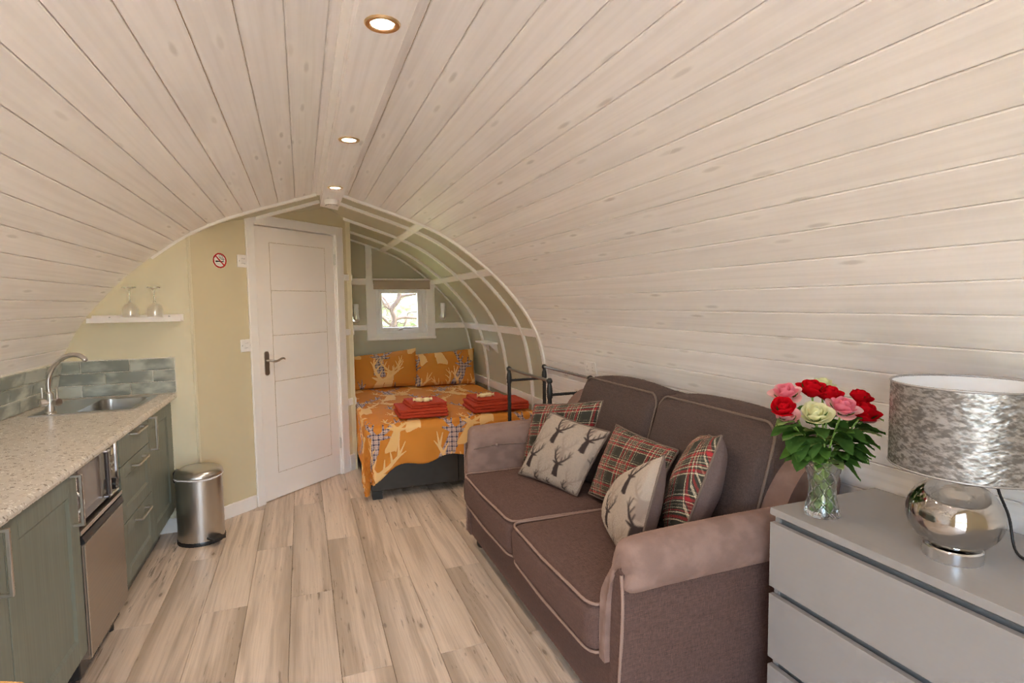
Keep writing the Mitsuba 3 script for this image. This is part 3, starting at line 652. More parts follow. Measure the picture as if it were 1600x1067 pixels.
# on the curved side: tiles follow the lining
def s_at(z):
    S = np.linspace(1.2, SMAX, 800); return float(S[np.argmin([abs(arch(s, -1)[1] - z) for s in S])])
sA, sB = s_at(TZ + 3 * TH + .004), s_at(WT1 + .001)
add('wall_left', shell(sA, sB, -1, -.004, .002, 1.345, YW - .004, 6), 'grout', label='curved left wall with a band of grey green tiles above the worktop', kind='structure')
for r in range(3):
    z0, z1 = TZ + r * TH + .0025, TZ + (r + 1) * TH - .0025
    sa, sb = s_at(z1), s_at(z0)
    y = YW - .016 - (.095 if r == 1 else .215)
    y += TL
    while y > 1.38:
        a, b = max(y - TL + .0025, 1.36), min(y - .0025, YW - .016)
        if b - a > .02:
            m = prism([arch(sa, -1, -.003), arch(sa, -1, -.009), arch(sa + .003, -1, -.012), arch((sa + sb) / 2, -1, -.0125), arch(sb - .003, -1, -.012), arch(sb, -1, -.009), arch(sb, -1, -.003)], a, b)
            add('tile', m, 'tile_glaze', 'wall_left', uv=np.c_[m.vertices[:, 1] - a + 5 * ii + .3, m.vertices[:, 2]]); ii += 1
        y -= TL
# appliances in the open unit
af, ag = 2.392, 2.881
sh = add('appliance_shelf', box(-1.34, XF + .003, 2.389, 2.884, .596, .612, .001), 'nickel', label='thin metal edged shelf between the microwave and the fridge', cat='shelf')
t = thing('microwave', 'black and silver microwave oven on the shelf under the worktop', 'microwave')
mx = XF - .012
add('body', box(-1.25, mx - .030, 2.415, 2.868, .622, .842, .004), 'microwave_silver', t)
dr_ = add('door', box(mx - .030, mx, 2.415, 2.735, .622, .842, .004), 'dark_glass', t)
add('window', box(mx - .001, mx + .002, 2.437, 2.665, .660, .826, .001), 'microwave_pane', dr_)
hk_ = add('handle', box(mx + .014, mx + .026, 2.692, 2.718, .648, .830, .004), 'dark_glass', dr_)
add('handle_end', box(mx, mx + .027, 2.690, 2.720, .640, .650, .003), 'chrome', dr_); add('handle_end', box(mx, mx + .027, 2.690, 2.720, .828, .838, .003), 'chrome', dr_)
pn = add('control_panel', box(mx - .030, mx + .004, 2.737, 2.868, .622, .842, .004), 'dark_glass', t)
add('panel_frame', cat_([box(mx + .002, mx + .010, 2.737, 2.868, .622, .632, .002), box(mx + .002, mx + .010, 2.858, 2.868, .622, .842, .002), box(mx + .002, mx + .010, 2.737, 2.868, .832, .842, .002)]), 'chrome', pn)
def xdisc(r, y, z, x0, x1, n=24): return prism([(y + r * math.cos(a), z + r * math.sin(a)) for a in np.linspace(0, 2 * math.pi, n + 1)[:-1]], x0, x1, 'x')
add('knob', xdisc(.024, 2.80, .668, mx + .004, mx + .022), 'black_plastic', pn, smooth=30)
add('knob', xdisc(.016, 2.80, .808, mx + .004, mx + .010), 'chrome', pn, smooth=30)
for q in range(4): add('button', xdisc(.007, 2.79 + .022 * (q % 2), .735 + .022 * (q // 2), mx + .004, mx + .009, 14), 'nickel', pn)
for q in (.638, .808): add('foot', box(-.86, -.83, 2.44 + (q - .638), 2.47 + (q - .638), .612, .622), 'black_plastic', t)
t = thing('power_cable', 'white plug and cable hanging at the left side of the microwave', 'cable')
add('plug', box(mx - .03, mx + .006, 2.394, 2.414, .755, .815, .006), 'white_plastic', t); add('plug', box(mx - .03, mx + .006, 2.394, 2.414, .640, .690, .006), 'white_plastic', t)
add('cord', tube(spline([(mx - .006, 2.404, .76), (mx + .014, 2.408, .74), (mx + .020, 2.412, .71), (mx + .010, 2.406, .685), (mx - .004, 2.404, .68)], 20), .005, 8), 'white_plastic', t, smooth=True)
t = thing('under_counter_fridge', 'small stainless steel fridge below the microwave', 'fridge')
add('body', box(-1.30, XF - .032, 2.40, 2.872, .05, .585, .004), 'black_plastic', t)
dr_ = add('door', box(XF - .030, XF + .006, 2.400, 2.872, .120, .560, .007), 'fridge_steel', t)
add('grip', prism([(XF - .032, .56), (XF + .008, .56), (XF + .010, .568), (XF + .002, .588), (XF - .032, .590)], 2.400, 2.872), 'black_plastic', dr_)
add('edge_strip', box(XF + .0055, XF + .008, 2.400, 2.408, .128, .556, .001), 'brushed_steel', dr_)
add('base', box(-1.25, XF - .045, 2.405, 2.868, .030, .118, .003), 'black_plastic', t)
for y in (2.43, 2.84): add('foot', place(trimesh.creation.cylinder(.014, .031, sections=14), (XF - .062, y, .0155)), 'black_plastic', t)
add('kick_strip', box(-1.25, XF - .085, 2.392, 2.880, 0, .100, .002), 'white_plastic', t)

# wall shelf with upturned glasses
t = thing('picture_ledge', 'white narrow ledge shelf on the sage wall holding two upturned glasses', 'shelf')
add('board', prism([(3.868, 1.334), (3.968, 1.334), (3.968, 1.376), (3.960, 1.376), (3.960, 1.344), (3.876, 1.344), (3.876, 1.362), (3.868, 1.362)], -1.165, -.690, 'x'), 'white_gloss', t)
for x in (-1.075, -.765): add('screw', place(trimesh.creation.cylinder(.004, .002, sections=12), (x, 3.9595, 1.364), rx=math.pi / 2), 'grey_mark', t)
for x, lab in ((-.957, 'clear upturned wine glass on the left of the ledge shelf'), (-.830, 'clear upturned wine glass on the right of the ledge shelf')):
    z = 1.3445
    pr = [(.033, 0), (.0345, 0), (.0415, .022), (.0445, .045), (.043, .065), (.034, .085), (.018, .100), (.007, .108), (.0045, .118), (.0042, .165), (.006, .182), (.018, .192), (.037, .197), (.037, .199), (0, .2005),
          (0, .105), (.016, .0985), (.0325, .0835), (.0415, .0645), (.043, .045), (.040, .022), (.033, 0)]
    pr = [(.033, 0), (.0345, 0), (.0415, .022), (.0445, .045), (.043, .065), (.034, .085), (.018, .100), (.007, .108), (.0045, .118), (.0042, .165), (.006, .182), (.018, .192), (.037, .197), (.037, .199), (0, .2005)]
    inner = [(.033, 0), (.040, .022), (.043, .045), (.0415, .0645), (.0325, .0835), (.016, .0985), (0, .105)]
    t = thing('wine_glass', lab, 'wine glass', 'upturned glasses on the ledge')
    bowl = [(.0335, 0), (.0385, .011), (.0425, .024), (.0445, .040), (.0442, .055), (.041, .072), (.034, .086), (.023, .097), (.008, .1045), (0, .1055)]
    m = cat_([lathe(bowl, 40, (x, 3.918, z)), lathe([(max(0, a_ - .0016), b_ - (.0014 if a_ < .02 else 0)) for a_, b_ in bowl], 40, (x, 3.918, z))]); add('bowl', m, 'thin_glass', t, smooth=True)
    m = tube([(x + .0335 * math.cos(a), 3.918 + .0335 * math.sin(a), z + .0008) for a in np.linspace(0, 2 * math.pi, 37)], .0008, 6); add('lip', m, 'stem_glass', t, smooth=True)
    foot = [(0, .1057), (.010, .1062), (.0065, .112), (.0048, .120), (.0042, .150), (.0046, .170), (.008, .183), (.020, .191), (.037, .1955), (.0375, .197), (.036, .1985), (0, .1985)]
    m = lathe(foot, 40, (x, 3.918, z)); m = m if m.volume > 0 else (m.invert() or m); add('stem', m, 'stem_glass', t, smooth=35)

# pedal bin
t = thing('pedal_bin', 'round stainless steel pedal bin with domed lid against the end wall', 'bin')
bx, by = -.622, 3.785
add('body', lathe([(0, .018), (.127, .018), (.127, .40), (.124, .402), (0, .402)], 56, (bx, by, 0)), 'brushed_steel', t, smooth=30)
add('base', lathe([(0, .0), (.131, .0), (.132, .012), (.129, .022), (0, .022)], 56, (bx, by, 0)), 'black_plastic', t, smooth=30)
g = np.linspace(0, 2 * math.pi, 57)[:-1]
lin = tube([(bx + .1285 * math.cos(a), by + .1285 * math.sin(a), .402 - .007 * abs(math.sin(1.5 * a))) for a in np.r_[g, g[:1]]], .006, 8)
add('liner', lin, 'bin_liner', t, smooth=True)
add('lid', lathe([(0, .404), (.132, .404), (.133, .412), (.126, .432), (.100, .448), (.055, .456), (0, .458)], 56, (bx, by, 0)), 'brushed_steel', t, smooth=40)
pd = np.array([math.cos(math.radians(-52)), math.sin(math.radians(-52))]); pe = np.array([-pd[1], pd[0]])
pc = np.array([bx, by]) + pd * .150
pm = place(hull_round(0, 0, 0, .085, .080, .016, .0075), (pc[0], pc[1], .040), rz=math.atan2(pd[1], pd[0]), ry=0)
add('pedal', cat_([pm, tube([np.r_[np.array([bx, by]) + pd * .10, .030], np.r_[pc, .034]], .012, 8)]), 'black_plastic', t, smooth=30)
hg = np.array([bx, by]) + .130 * np.array([-.93, .2])
add('hinge', box(hg[0] - .016, hg[0] + .012, hg[1] - .035, hg[1] + .035, .365, .435, .006), 'black_plastic', t)

# ------------------------------------------------------------------ chest of drawers, lamp
DXF, DY1, DY0 = 1.331, 1.288, .468
t = thing('chest_of_drawers', 'grey laminate chest of drawers carrying the flowers and lamp', 'chest of drawers')
add('top', box(DXF, 1.790, DY0, DY1, .758, .780, .001), 'grey_laminate', t)
add('side_panel', box(DXF + .022, 1.790, DY1 - .018, DY1, .0, .757, .001), 'grey_laminate', t); add('side_panel', box(DXF + .022, 1.790, DY0, DY0 + .018, .0, .757, .001), 'grey_laminate', t)
add('back_panel', box(1.780, 1.789, DY0 + .018, DY1 - .018, .02, .757), 'carcass_dark', t)
for i, (a, b) in enumerate(((.531, .734), (.302, .506), (.072, .277))):
    d = add('drawer', box(DXF, DXF + .018, DY0 + .001, DY1 - .001, a, b, .0008), 'grey_laminate', t)
    add('rail', prism([(DXF + .030, b - .02), (DXF + .030, b + .006), (DXF + .021, b + .014), (DXF + .021, b + .024), (DXF + .050, b + .024), (DXF + .050, b - .02)], DY0 + .018, DY1 - .018), 'grey_rail', d)
    add('box', box(DXF + .052, 1.77, DY0 + .03, DY1 - .03, a + .02, b - .03), 'carcass_dark', d)
add('plinth', box(DXF + .04, DXF + .058, DY0 + .018, DY1 - .018, 0, .07), 'grey_laminate', t)

LX, LY = 1.478, .862
t = thing('table_lamp', 'chrome globe table lamp with silver crushed velvet drum shade', 'lamp')
z0 = .780
add('base', lathe([(0, z0), (.0585, z0), (.0605, z0 + .004), (.0605, z0 + .028), (.058, z0 + .032), (.052, z0 + .0325), (.049, z0 + .026), (.047, z0 + .024), (0, z0 + .024)], 64, (LX, LY, 0)), 'chrome', t, smooth=30)
zc, ra, rb = z0 + .110, .0985, .088
gp = [(ra * math.cos(a), zc + rb * math.sin(a)) for a in np.linspace(-math.radians(65), math.radians(74), 40)]
add('globe', lathe([(0, gp[0][1])] + gp + [(0, gp[-1][1] + .001)], 72, (LX, LY, 0)), 'smoked_chrome', t, smooth=40)
SXc, SYc = LX + .012, LY - .018
add('neck', tube([(LX, LY, zc + rb - .006), (SXc, SYc, 1.045)], .013, 16), 'chrome', t, smooth=30)
SRr, sz0, sz1 = .160, 1.010, 1.213
n = 120
g = np.linspace(0, 2 * math.pi, n + 1); zz = np.linspace(sz0, sz1, 9)
def drum(r, flip=False):
    v = np.array([[SXc + r * math.cos(a), SYc + r * math.sin(a), z] for z in zz for a in g]); f = []
    for i in range(len(zz) - 1):
        for j in range(n):
            q = [i * (n + 1) + j, i * (n + 1) + j + 1, (i + 1) * (n + 1) + j + 1, (i + 1) * (n + 1) + j]; f += [[q[0], q[1], q[2]], [q[0], q[2], q[3]]]
    f = np.array(f)
    uv = np.array([[a * .16 + 3, z] for z in zz for a in g])
    return trimesh.Trimesh(v, f[:, ::-1] if flip else f, process=False), uv
m, uv = drum(SRr); shk = add('shade', m, 'crushed_velvet', t, smooth=True, uv=uv)
m, _ = drum(SRr - .0025, True); add('lining', m, 'shade_lining', shk, smooth=True)
for z in (sz0, sz1):
    add('rim', tube([(SXc + (SRr - .001) * math.cos(a), SYc + (SRr - .001) * math.sin(a), z) for a in g], .0028, 8), 'crushed_velvet', shk, smooth=True, uv=np.zeros(((n + 1) * 8 + 2, 2)) + np.array([3.2, 1.1]))
sp = [tube([(SXc, SYc, 1.05), (SXc + (SRr - .003) * math.cos(a), SYc + (SRr - .003) * math.sin(a), 1.02)], .0018, 6) for a in (.4, 2.5, 4.6)]
add('spider', cat_(sp), 'nickel', t)
add('bulb', lathe([(0, 1.042), (.013, 1.045), (.014, 1.07), (.020, 1.09), (.029, 1.115), (.029, 1.135), (.020, 1.155), (0, 1.162)], 28, (SXc, SYc, 0)), 'bulb_white', t, smooth=30)
cd = spline([(LX + .02, LY - .02, 1.02), (LX + .112, LY - .02, .99), (LX + .140, LY - .018, .93), (LX + .165, LY - .03, .86), (LX + .155, LY - .05, .792), (LX + .13, LY - .09, .785), (LX + .14, LY - .14, .785), (LX + .20, LY - .18, .785), (LX + .24, LY - .20, .785), (LX + .29, LY - .26, .785)], 60)
add('cord', tube(cd, .0032, 8), 'black_plastic', t, smooth=True)
t = thing('double_socket', 'white double socket on the plank wall behind the sofa', 'socket')
def on_wall(s, y, side=1, off=0.0):
    q = arch(s, side, off); return np.array([q[0], y, q[1]])
s0 = 2.012; p = on_wall(s0, 3.213); tg = on_wall(s0 - .01, 3.213) - on_wall(s0 + .01, 3.213); tg /= np.linalg.norm(tg); ey = np.array([0, 1.0, 0]); nz = np.cross(ey, tg); nz = nz if nz[0] < 0 else -nz
def wall_m(m): return basis(m, p, ey * (1 if np.cross(ey, tg) @ nz > 0 else -1), tg, nz)
add('plate', wall_m(box(-.073, .073, -.043, .043, 0, .011, .003)), 'white_plastic', t)
for sx_ in (-.036, .036):
    add('switch', wall_m(box(sx_ - .014, sx_ + .002, .016, .034, .011, .015, .001)), 'white_plastic', t)
    add('pin_hole', wall_m(cat_([box(sx_ - .003, sx_ + .003, .0, .010, .011, .0116), box(sx_ - .014, sx_ - .006, -.020, -.015, .011, .0116), box(sx_ + .006, sx_ + .014, -.020, -.015, .011, .0116)])), 'grey_mark', t)

# ------------------------------------------------------------------ sofa (along the right wall, facing -x)
def smooth01(t): t = np.clip(t, 0, 1); return t * t * (3 - 2 * t)
S = thing('sofa', 'two seater brown linen sofa with suede rolled arms along the plank wall', 'sofa')
SY, SA, SB = 2.245, 1.50, 2.99          # middle, inner faces of the arms at seat level
def puff(x0, x1, y0, y1, z0, z1, bulge=.02, front=.012, nx=30, ny=30, nz=9, r=.045):
    """upholstered block: rounded box whose faces swell"""
    c = np.array([(x0 + x1) / 2, (y0 + y1) / 2, (z0 + z1) / 2]); h = np.array([(x1 - x0) / 2, (y1 - y0) / 2, (z1 - z0) / 2])
    m = trimesh.creation.box((2, 2, 2))
    for _ in range(5): m = m.subdivide()
    p = m.vertices.copy(); q = p * h; inn = np.clip(q, -(h - r), h - r); d = q - inn; L = np.linalg.norm(d, axis=1, keepdims=True)
    dd = np.max(np.abs(d), axis=1, keepdims=True)
    q = inn + np.where(L > 1e-9, d / np.maximum(L, 1e-9) * np.minimum(dd, r), 0)
    u = p
    q[:, 2] += np.sign(p[:, 2]) * bulge * (np.abs(p[:, 2]) ** 3) * (1 - u[:, 0] ** 2) ** .6 * (1 - u[:, 1] ** 2) ** .6
    q[:, 0] += np.sign(p[:, 0]) * front * (np.abs(p[:, 0]) ** 3) * (1 - u[:, 2] ** 2) ** .6 * (1 - u[:, 1] ** 2) ** .4
    q += .003 * (meshkit.fbm((q + c) * 9, 3)[:, None] - .5) * np.sign(p)
    return trimesh.Trimesh(q + c, m.faces, process=False)
def rr_loop(y0, y1, z0, z1, r, n=7):
    o = []
    for cy, cz, a in ((y1 - r, z1 - r, 0), (y0 + r, z1 - r, 90), (y0 + r, z0 + r, 180), (y1 - r, z0 + r, 270)):
        o += [(cy + r * math.cos(math.radians(a + q)), cz + r * math.sin(math.radians(a + q))) for q in np.linspace(0, 90, n)]
    o.append(o[0]); return np.array(o)
# base and feet
add('base', box(.875, 1.745, SA - .10, SB + .10, .075, .285, .012), 'sofa_linen', S)
add('seat_deck', box(.90, 1.70, SA - .02, SB + .02, .27, .300, .01), 'sofa_linen', S)
for x in (.935, 1.68):
    for y in (SA - .04, SB + .03):
        add('foot', lathe([(0, 0), (.018, 0), (.027, .012), (.030, .028), (.026, .045), (.020, .054), (.028, .064), (.030, .078), (0, .078)], 20, (x, y, 0)), 'bed_leg', S, smooth=30)
# seat cushions with piping
for y0, y1 in ((SA + .002, SY - .018), (SY - .012, SB - .002)):
    k = add('seat_cushion', puff(.822, 1.46, y0, y1, .292, .452, .022, .014, r=.035), 'sofa_linen', S, smooth=True)
    for z in (.447, .298):
        pts = [(1.40, y0 + .004, z), (1.2, y0 + .003, z), (.88, y0 + .004, z), (.842, y0 + .010, z), (.830, y0 + .028, z), (.822, y0 + .09, z), (.815, (y0 + y1) / 2, z), (.822, y1 - .09, z), (.830, y1 - .028, z), (.842, y1 - .010, z), (.88, y1 - .004, z), (1.2, y1 - .003, z), (1.40, y1 - .004, z)]
        q = spline(pts, 90); q[:, 2] += .010 * np.sin(np.linspace(0, math.pi, 90)) * (1 if z > .4 else -.3)
        add('piping', tube(q, .0052, 8), 'piping', k, smooth=True)
# back frame and back cushions
def back_top(y): return .945 + .035 * math.exp(-((y - SY) / .42) ** 2)
ny = 28; ys = np.linspace(SA - .06, SB + .06, ny); prof = []
for y in ys:
    e = min(1.0, (.06 + min(y - ys[0], ys[-1] - y)) / .10); zt = back_top(y) - (1 - e) * .04
    prof.append([(1.57, y, .28), (1.60, y, .60), (1.655, y, zt - .03), (1.672, y, zt - .008), (1.70, y, zt), (1.735, y, zt - .012), (1.748, y, zt - .05), (1.765, y, .5), (1.765, y, .08), (1.57, y, .08)])
P_ = np.array(prof); n_ = P_.shape[1]; vv = P_.reshape(-1, 3); ff = []
for i in range(ny - 1):
    for j in range(n_):
        q = [i * n_ + j, i * n_ + (j + 1) % n_, (i + 1) * n_ + (j + 1) % n_, (i + 1) * n_ + j]; ff += [[q[0], q[2], q[1]], [q[0], q[3], q[2]]]
for base, sgn in ((0, 1), ((ny - 1) * n_, -1)):
    for j in range(1, n_ - 1): ff.append([base, base + j, base + j + 1] if sgn > 0 else [base, base + j + 1, base + j])
bf = trimesh.Trimesh(vv, ff, process=False)
if bf.volume < 0: bf.invert()
add('back_frame', bf, 'back_linen', S, smooth=35)
def back_cushion(y0, y1):
    m = puff(-.09, .09, y0, y1, 0, .55, .030, .035, r=.05)
    v = m.vertices.copy(); t = np.clip(v[:, 2] / .55, 0, 1); mid = (y0 + y1) / 2
    v[:, 0] += 1.475 + .155 * t; v[:, 2] = .445 + v[:, 2] * .955
    v[:, 2] += .012 * t * (1 - ((v[:, 1] - mid) / (y1 - y0) * 2) ** 2)
    m.vertices = v; return m
for y0, y1 in ((1.475, 2.168), (2.178, 2.885)):
    k = add('back_cushion', back_cushion(y0, y1), 'back_linen', S, smooth=True)
    lo = rr_loop(y0 + .006, y1 - .006, .01, .545, .05, 9); t = np.clip(lo[:, 1] / .55, 0, 1); mid = (y0 + y1) / 2
    for dx in (-.070,):
        q = np.c_[1.475 + .155 * t + dx, lo[:, 0], .445 + lo[:, 1] * .955 + (.012 * t + .019 * smooth01((t - .9) / .1)) * np.clip(1 - ((lo[:, 0] - mid) / (y1 - y0) * 2) ** 2, 0, 1) ** .6 - .0]
        add('piping', tube(q, .0055, 8), 'piping_dark', k, smooth=True)
# arms: suede inner face and roll, linen outside and front panel.  local coordinate w runs outwards from the seat
def arm(y_in, sgn):
    Y = lambda w: y_in - sgn * w
    k = S + '__arm' if (S + '__arm') not in _taken else S + '__arm_001'; _taken.add(k)
    # linen core: outer side and front panel
    core = [(.035, .08), (.035, .30), (.045, .50), (.062, .585), (.085, .612), (.105, .60), (.112, .55), (.108, .40), (.100, .08)]
    m = prism([(Y(w), z) for w, z in core], .868, 1.70, 'x'); add('outer_panel', m, 'sofa_linen', k)
    # suede: inner face, top roll (open scroll shape) with swelling and rounded front end
    sec = spline([(.000, .285), (.001, .40), (.008, .50), (.018, .585), (.034, .655), (.062, .697), (.100, .703), (.135, .678), (.156, .63), (.155, .585), (.137, .555), (.112, .548), (.098, .565), (.088, .590), (.066, .60), (.052, .56), (.044, .48), (.036, .40), (.034, .285)], 60)
    cen = np.array([.095, .622]); X = np.r_[.850, .853, .862, .878, .900, np.linspace(.93, 1.70, 14)]
    rows = []
    for i, x in enumerate(X):
        q = sec.copy(); roll = smooth01((q[:, 1] - .50) / .10)
        # the roll's end is rounded and set back a little
        f = [.50, .72, .87, .955, .99][i] if i < 5 else 1.0
        q = q + (cen - q) * ((1 - f) * roll)[:, None]
        xx = np.full(len(q), x) + .012 * roll * (1 if i < 5 else max(0, 1 - (x - .92) / .2)) 
        xx = xx + (.030 * (q[:, 0] / .15).clip(0, 1) * roll if i < 6 else 0)
        q = q + np.c_[np.zeros(len(q)), .010 * np.sin((x - .85) * 3.2) * roll]
        puckr = .0035 * np.sin(np.arctan2(q[:, 1] - cen[1], q[:, 0] - cen[0]) * 13) * roll * max(0, 1 - abs(x - .875) / .05)
        rows.append(np.c_[xx + puckr, Y(q[:, 0]), q[:, 1] + puckr])
    R = np.array(rows); n = R.shape[1]; v = R.reshape(-1, 3); f = []
    for i in range(len(X) - 1):
        for j in range(n):
            q = [i * n + j, i * n + (j + 1) % n, (i + 1) * n + (j + 1) % n, (i + 1) * n + j]; f += [[q[0], q[1], q[2]], [q[0], q[2], q[3]]]
    from shapely.geometry import Polygon as PG
    for b in (0, (len(X) - 1) * n):
        poly = np.array([[-p[1] if False else (y_in - p[1]) / sgn, p[2]] for p in v[b:b + n]])
        try:
            tv, tf = trimesh.creation.triangulate_polygon(PG(poly), engine='earcut')
            idx = [int(np.argmin(((poly - q) ** 2).sum(1))) for q in tv]
            for t3 in tf: f.append([b + idx[a] for a in t3])
        except Exception: pass
    m = trimesh.Trimesh(v, f, process=False)
    add('suede_pad', m, 'suede', k, smooth=55)
    # front piping between panel and side
    q = spline([(.866, Y(.101), .085), (.866, Y(.108), .40), (.866, Y(.112), .55), (.866, Y(.106), .60)], 30)
    add('piping', tube(q, .0055, 8), 'piping', k, smooth=True)
    return k
ka = arm(SA, 1); kb = arm(SB, -1)
add('button', lathe([(0, 0), (.010, 0), (.011, .003), (.007, .006), (0, .007)], 16, (0, 0, 0)).apply_transform(trimesh.transformations.rotation_matrix(math.radians(90), [1, 0, 0])).apply_translation((1.03, SB + .010, .60)), 'suede', kb)
add('seam', tube([(.89, SB + .0055, .588), (1.03, SB + .0105, .600), (1.20, SB + .0095, .592), (1.5, SB + .0095, .592)], .0018, 6), 'piping_dark', kb)
# suede wings rising from the arms to the back
for y, sg in ((SA - .062, 1), (SB + .062, -1)):
    w = [(1.46, .60), (1.49, .70), (1.54, .79), (1.60, .85), (1.66, .872), (1.72, .84), (1.745, .74), (1.75, .55), (1.50, .55)]
    q = spline(w[:-2], 22)
    poly = list(map(tuple, q)) + w[-2:]
    m = prism(poly, y - .055, y + .055)
    vv = m.vertices.copy(); add('wing', m, 'suede', S, smooth=50)

# ------------------------------------------------------------------ scatter cushions
def cushion(key, BL, BR, TR, TL, thick, front, back, uvs=.43, uvrot=0.0, n=34, sag=.05, ou=0.0, ov=0.0, pipe='piping_dark'):
    BL, BR, TR, TL = (np.array(q, float) for q in (BL, BR, TR, TL))
    u = np.linspace(-1, 1, n); U, V = np.meshgrid(u, u, indexing='ij')
    a, b = (U + 1) / 2, (V + 1) / 2
    pinch = 1 - sag * (1 - V ** 2) * np.abs(U) ** 2; pinch2 = 1 - sag * (1 - U ** 2) * np.abs(V) ** 2
    a = (U * pinch + 1) / 2; b = (V * pinch2 + 1) / 2
    P = (BL * ((1 - a) * (1 - b))[..., None] + BR * (a * (1 - b))[..., None] + TR * (a * b)[..., None] + TL * ((1 - a) * b)[..., None])
    N = np.cross(BR - BL + TR - TL, TL - BL + TR - BR); N /= np.linalg.norm(N)
    h = thick / 2 * ((1 - U ** 2) * (1 - V ** 2)) ** .42
    wr = .010 * (meshkit.fbm(P * 11 + 3, 3) - .5) * (h / (thick / 2))
    c, s = math.cos(uvrot), math.sin(uvrot); uu, vv = (U / 2) * uvs, (V / 2) * uvs
    uv = np.stack([c * uu + s * vv + 3 + ou, -s * uu + c * vv + 3 + ov], -1).reshape(-1, 2)
    f = []
    for i in range(n - 1):
        for j in range(n - 1):
            q = [i * n + j, (i + 1) * n + j, (i + 1) * n + j + 1, i * n + j + 1]; f += [[q[0], q[1], q[2]], [q[0], q[2], q[3]]]
    f = np.array(f)
    Pf = (P + N * (h + wr)[..., None]).reshape(-1, 3); Pb = (P - N * (h + wr)[..., None]).reshape(-1, 3)
    add('front', trimesh.Trimesh(Pf, f, process=False), front, key, smooth=True, uv=uv)
    add('back', trimesh.Trimesh(Pb, f[:, ::-1], process=False), back, key, smooth=True, uv=uv)
    e = np.vstack([P[:, 0], P[1:, -1][:], P[::-1, -1][1:, :] if False else P[-1, ::-1][0:0], ])
    loop = np.vstack([P[:, 0], P[-1, 1:], P[-2::-1, -1], P[0, -2::-1]])
    if pipe: add('piping', tube(loop, .0048, 8), pipe, key, smooth=True)
    return P
t = thing('scatter_cushion', 'red and black tartan cushion at the far end of the sofa, behind a deer cushion', 'cushion', 'tartan cushions on the sofa')
cushion(t, (1.180, 2.975, .485), (1.36, 2.56, .485), (1.49, 2.575, .892), (1.262, 2.985, .822), .13, 'red_tartan', 'cushion_back', .43, .06)
t = thing('scatter_cushion', 'cream cushion woven with dark stag heads, tilted in front of the far tartan cushion', 'cushion', 'deer cushions on the sofa')
cushion(t, (1.085, 2.80, .482), (1.225, 2.375, .474), (1.372, 2.310, .790), (1.245, 2.72, .825), .12, 'deer_weave', 'cushion_back', .43, .0)
t = thing('scatter_cushion', 'red and black tartan cushion between the two deer cushions on the sofa', 'cushion', 'tartan cushions on the sofa')
cushion(t, (1.275, 2.345, .490), (1.30, 1.93, .490), (1.44, 1.875, .800), (1.42, 2.33, .818), .13, 'red_tartan', 'cushion_back', .43, .10, ou=.07, ov=.03)
t = thing('scatter_cushion', 'cream deer cushion seen edge on, leaning against the near arm of the sofa', 'cushion', 'deer cushions on the sofa')
cushion(t, (1.20, 2.06, .475), (1.035, 1.585, .482), (1.175, 1.610, .878), (1.29, 2.04, .655), .17, 'deer_weave', 'cushion_back', .43, .0, ou=.05)
t = thing('scatter_cushion', 'tartan cushion with plain brown back, tipped on edge at the near end of the sofa', 'cushion', 'tartan cushions on the sofa')
cushion(t, (1.41, 1.86, .50), (1.19, 1.575, .50), (1.372, 1.548, .942), (1.52, 1.80, .88), .18, 'red_tartan', 'cushion_back', .43, .35, ou=.02)

# ------------------------------------------------------------------ black metal rail stand behind the sofa
t = thing('rail_stand', 'black metal stand with two wooden grip rails between sofa and bed', 'stand')
RZ = .92
for x in (1.447, 1.737):
    for y in (3.172, 3.905):
        add('post', cat_([tube([(x, y, .0), (x, y, RZ - .10)], .0135, 14), lathe([(0, RZ - .11), (.0135, RZ - .11), (.019, RZ - .10), (.0165, RZ - .085), (.020, RZ - .07), (.0165, RZ - .035), (.012, RZ - .02), (.012, RZ + .002), (0, RZ + .004)], 18, (x, y, 0))]), 'black_metal', t, smooth=40)
        add('knob', trimesh.creation.icosphere(2, .0195).apply_translation((x, y, RZ + .004)), 'black_metal', t, smooth=True)
    add('rail', tube([(x, 3.176, RZ + .004), (x, 3.900, RZ + .004)], .0105, 12), 'dark_nickel', t, smooth=30)
    add('lower_rail', tube([(x, 3.176, .25), (x, 3.900, .25)], .008, 10), 'black_metal', t, smooth=30)
for y in (3.172, 3.905): add('cross_bar', tube([(1.45, y, RZ - .085), (1.735, y, RZ - .085)], .0095, 12), 'black_metal', t, smooth=30)

# ------------------------------------------------------------------ bed
B = thing('bed', 'double bed with dark brown leather base in the alcove', 'bed')
BX0, BX1, BY0, BY1 = .425, 1.735, 4.05, 6.03
for x0, x1 in ((BX0, (BX0 + BX1) / 2 - .001), ((BX0 + BX1) / 2 + .001, BX1)):
    add('base_panel', box(x0, x1, BY0, BY0 + .04, .062, .335, .006), 'brown_leather', B)
add('base_body', box(BX0, BX1, BY0 + .041, BY1, .062, .335, .004), 'brown_leather', B)
for x in (BX0 + .045, BX1 - .045):
    for y in (BY0 + .045, BY1 - .06): add('leg', prism([(x - .035, y - .035), (x + .035, y - .035), (x + .035, y + .035), (x - .035, y + .035)], 0, .0615, 'z'), 'bed_leg', B)
add('mattress', hull_round((BX0 + BX1) / 2, (BY0 + BY1) / 2, .43, BX1 - BX0 - .02, BY1 - BY0 - .02, .19, .05), 'white_trim', B, smooth=40)
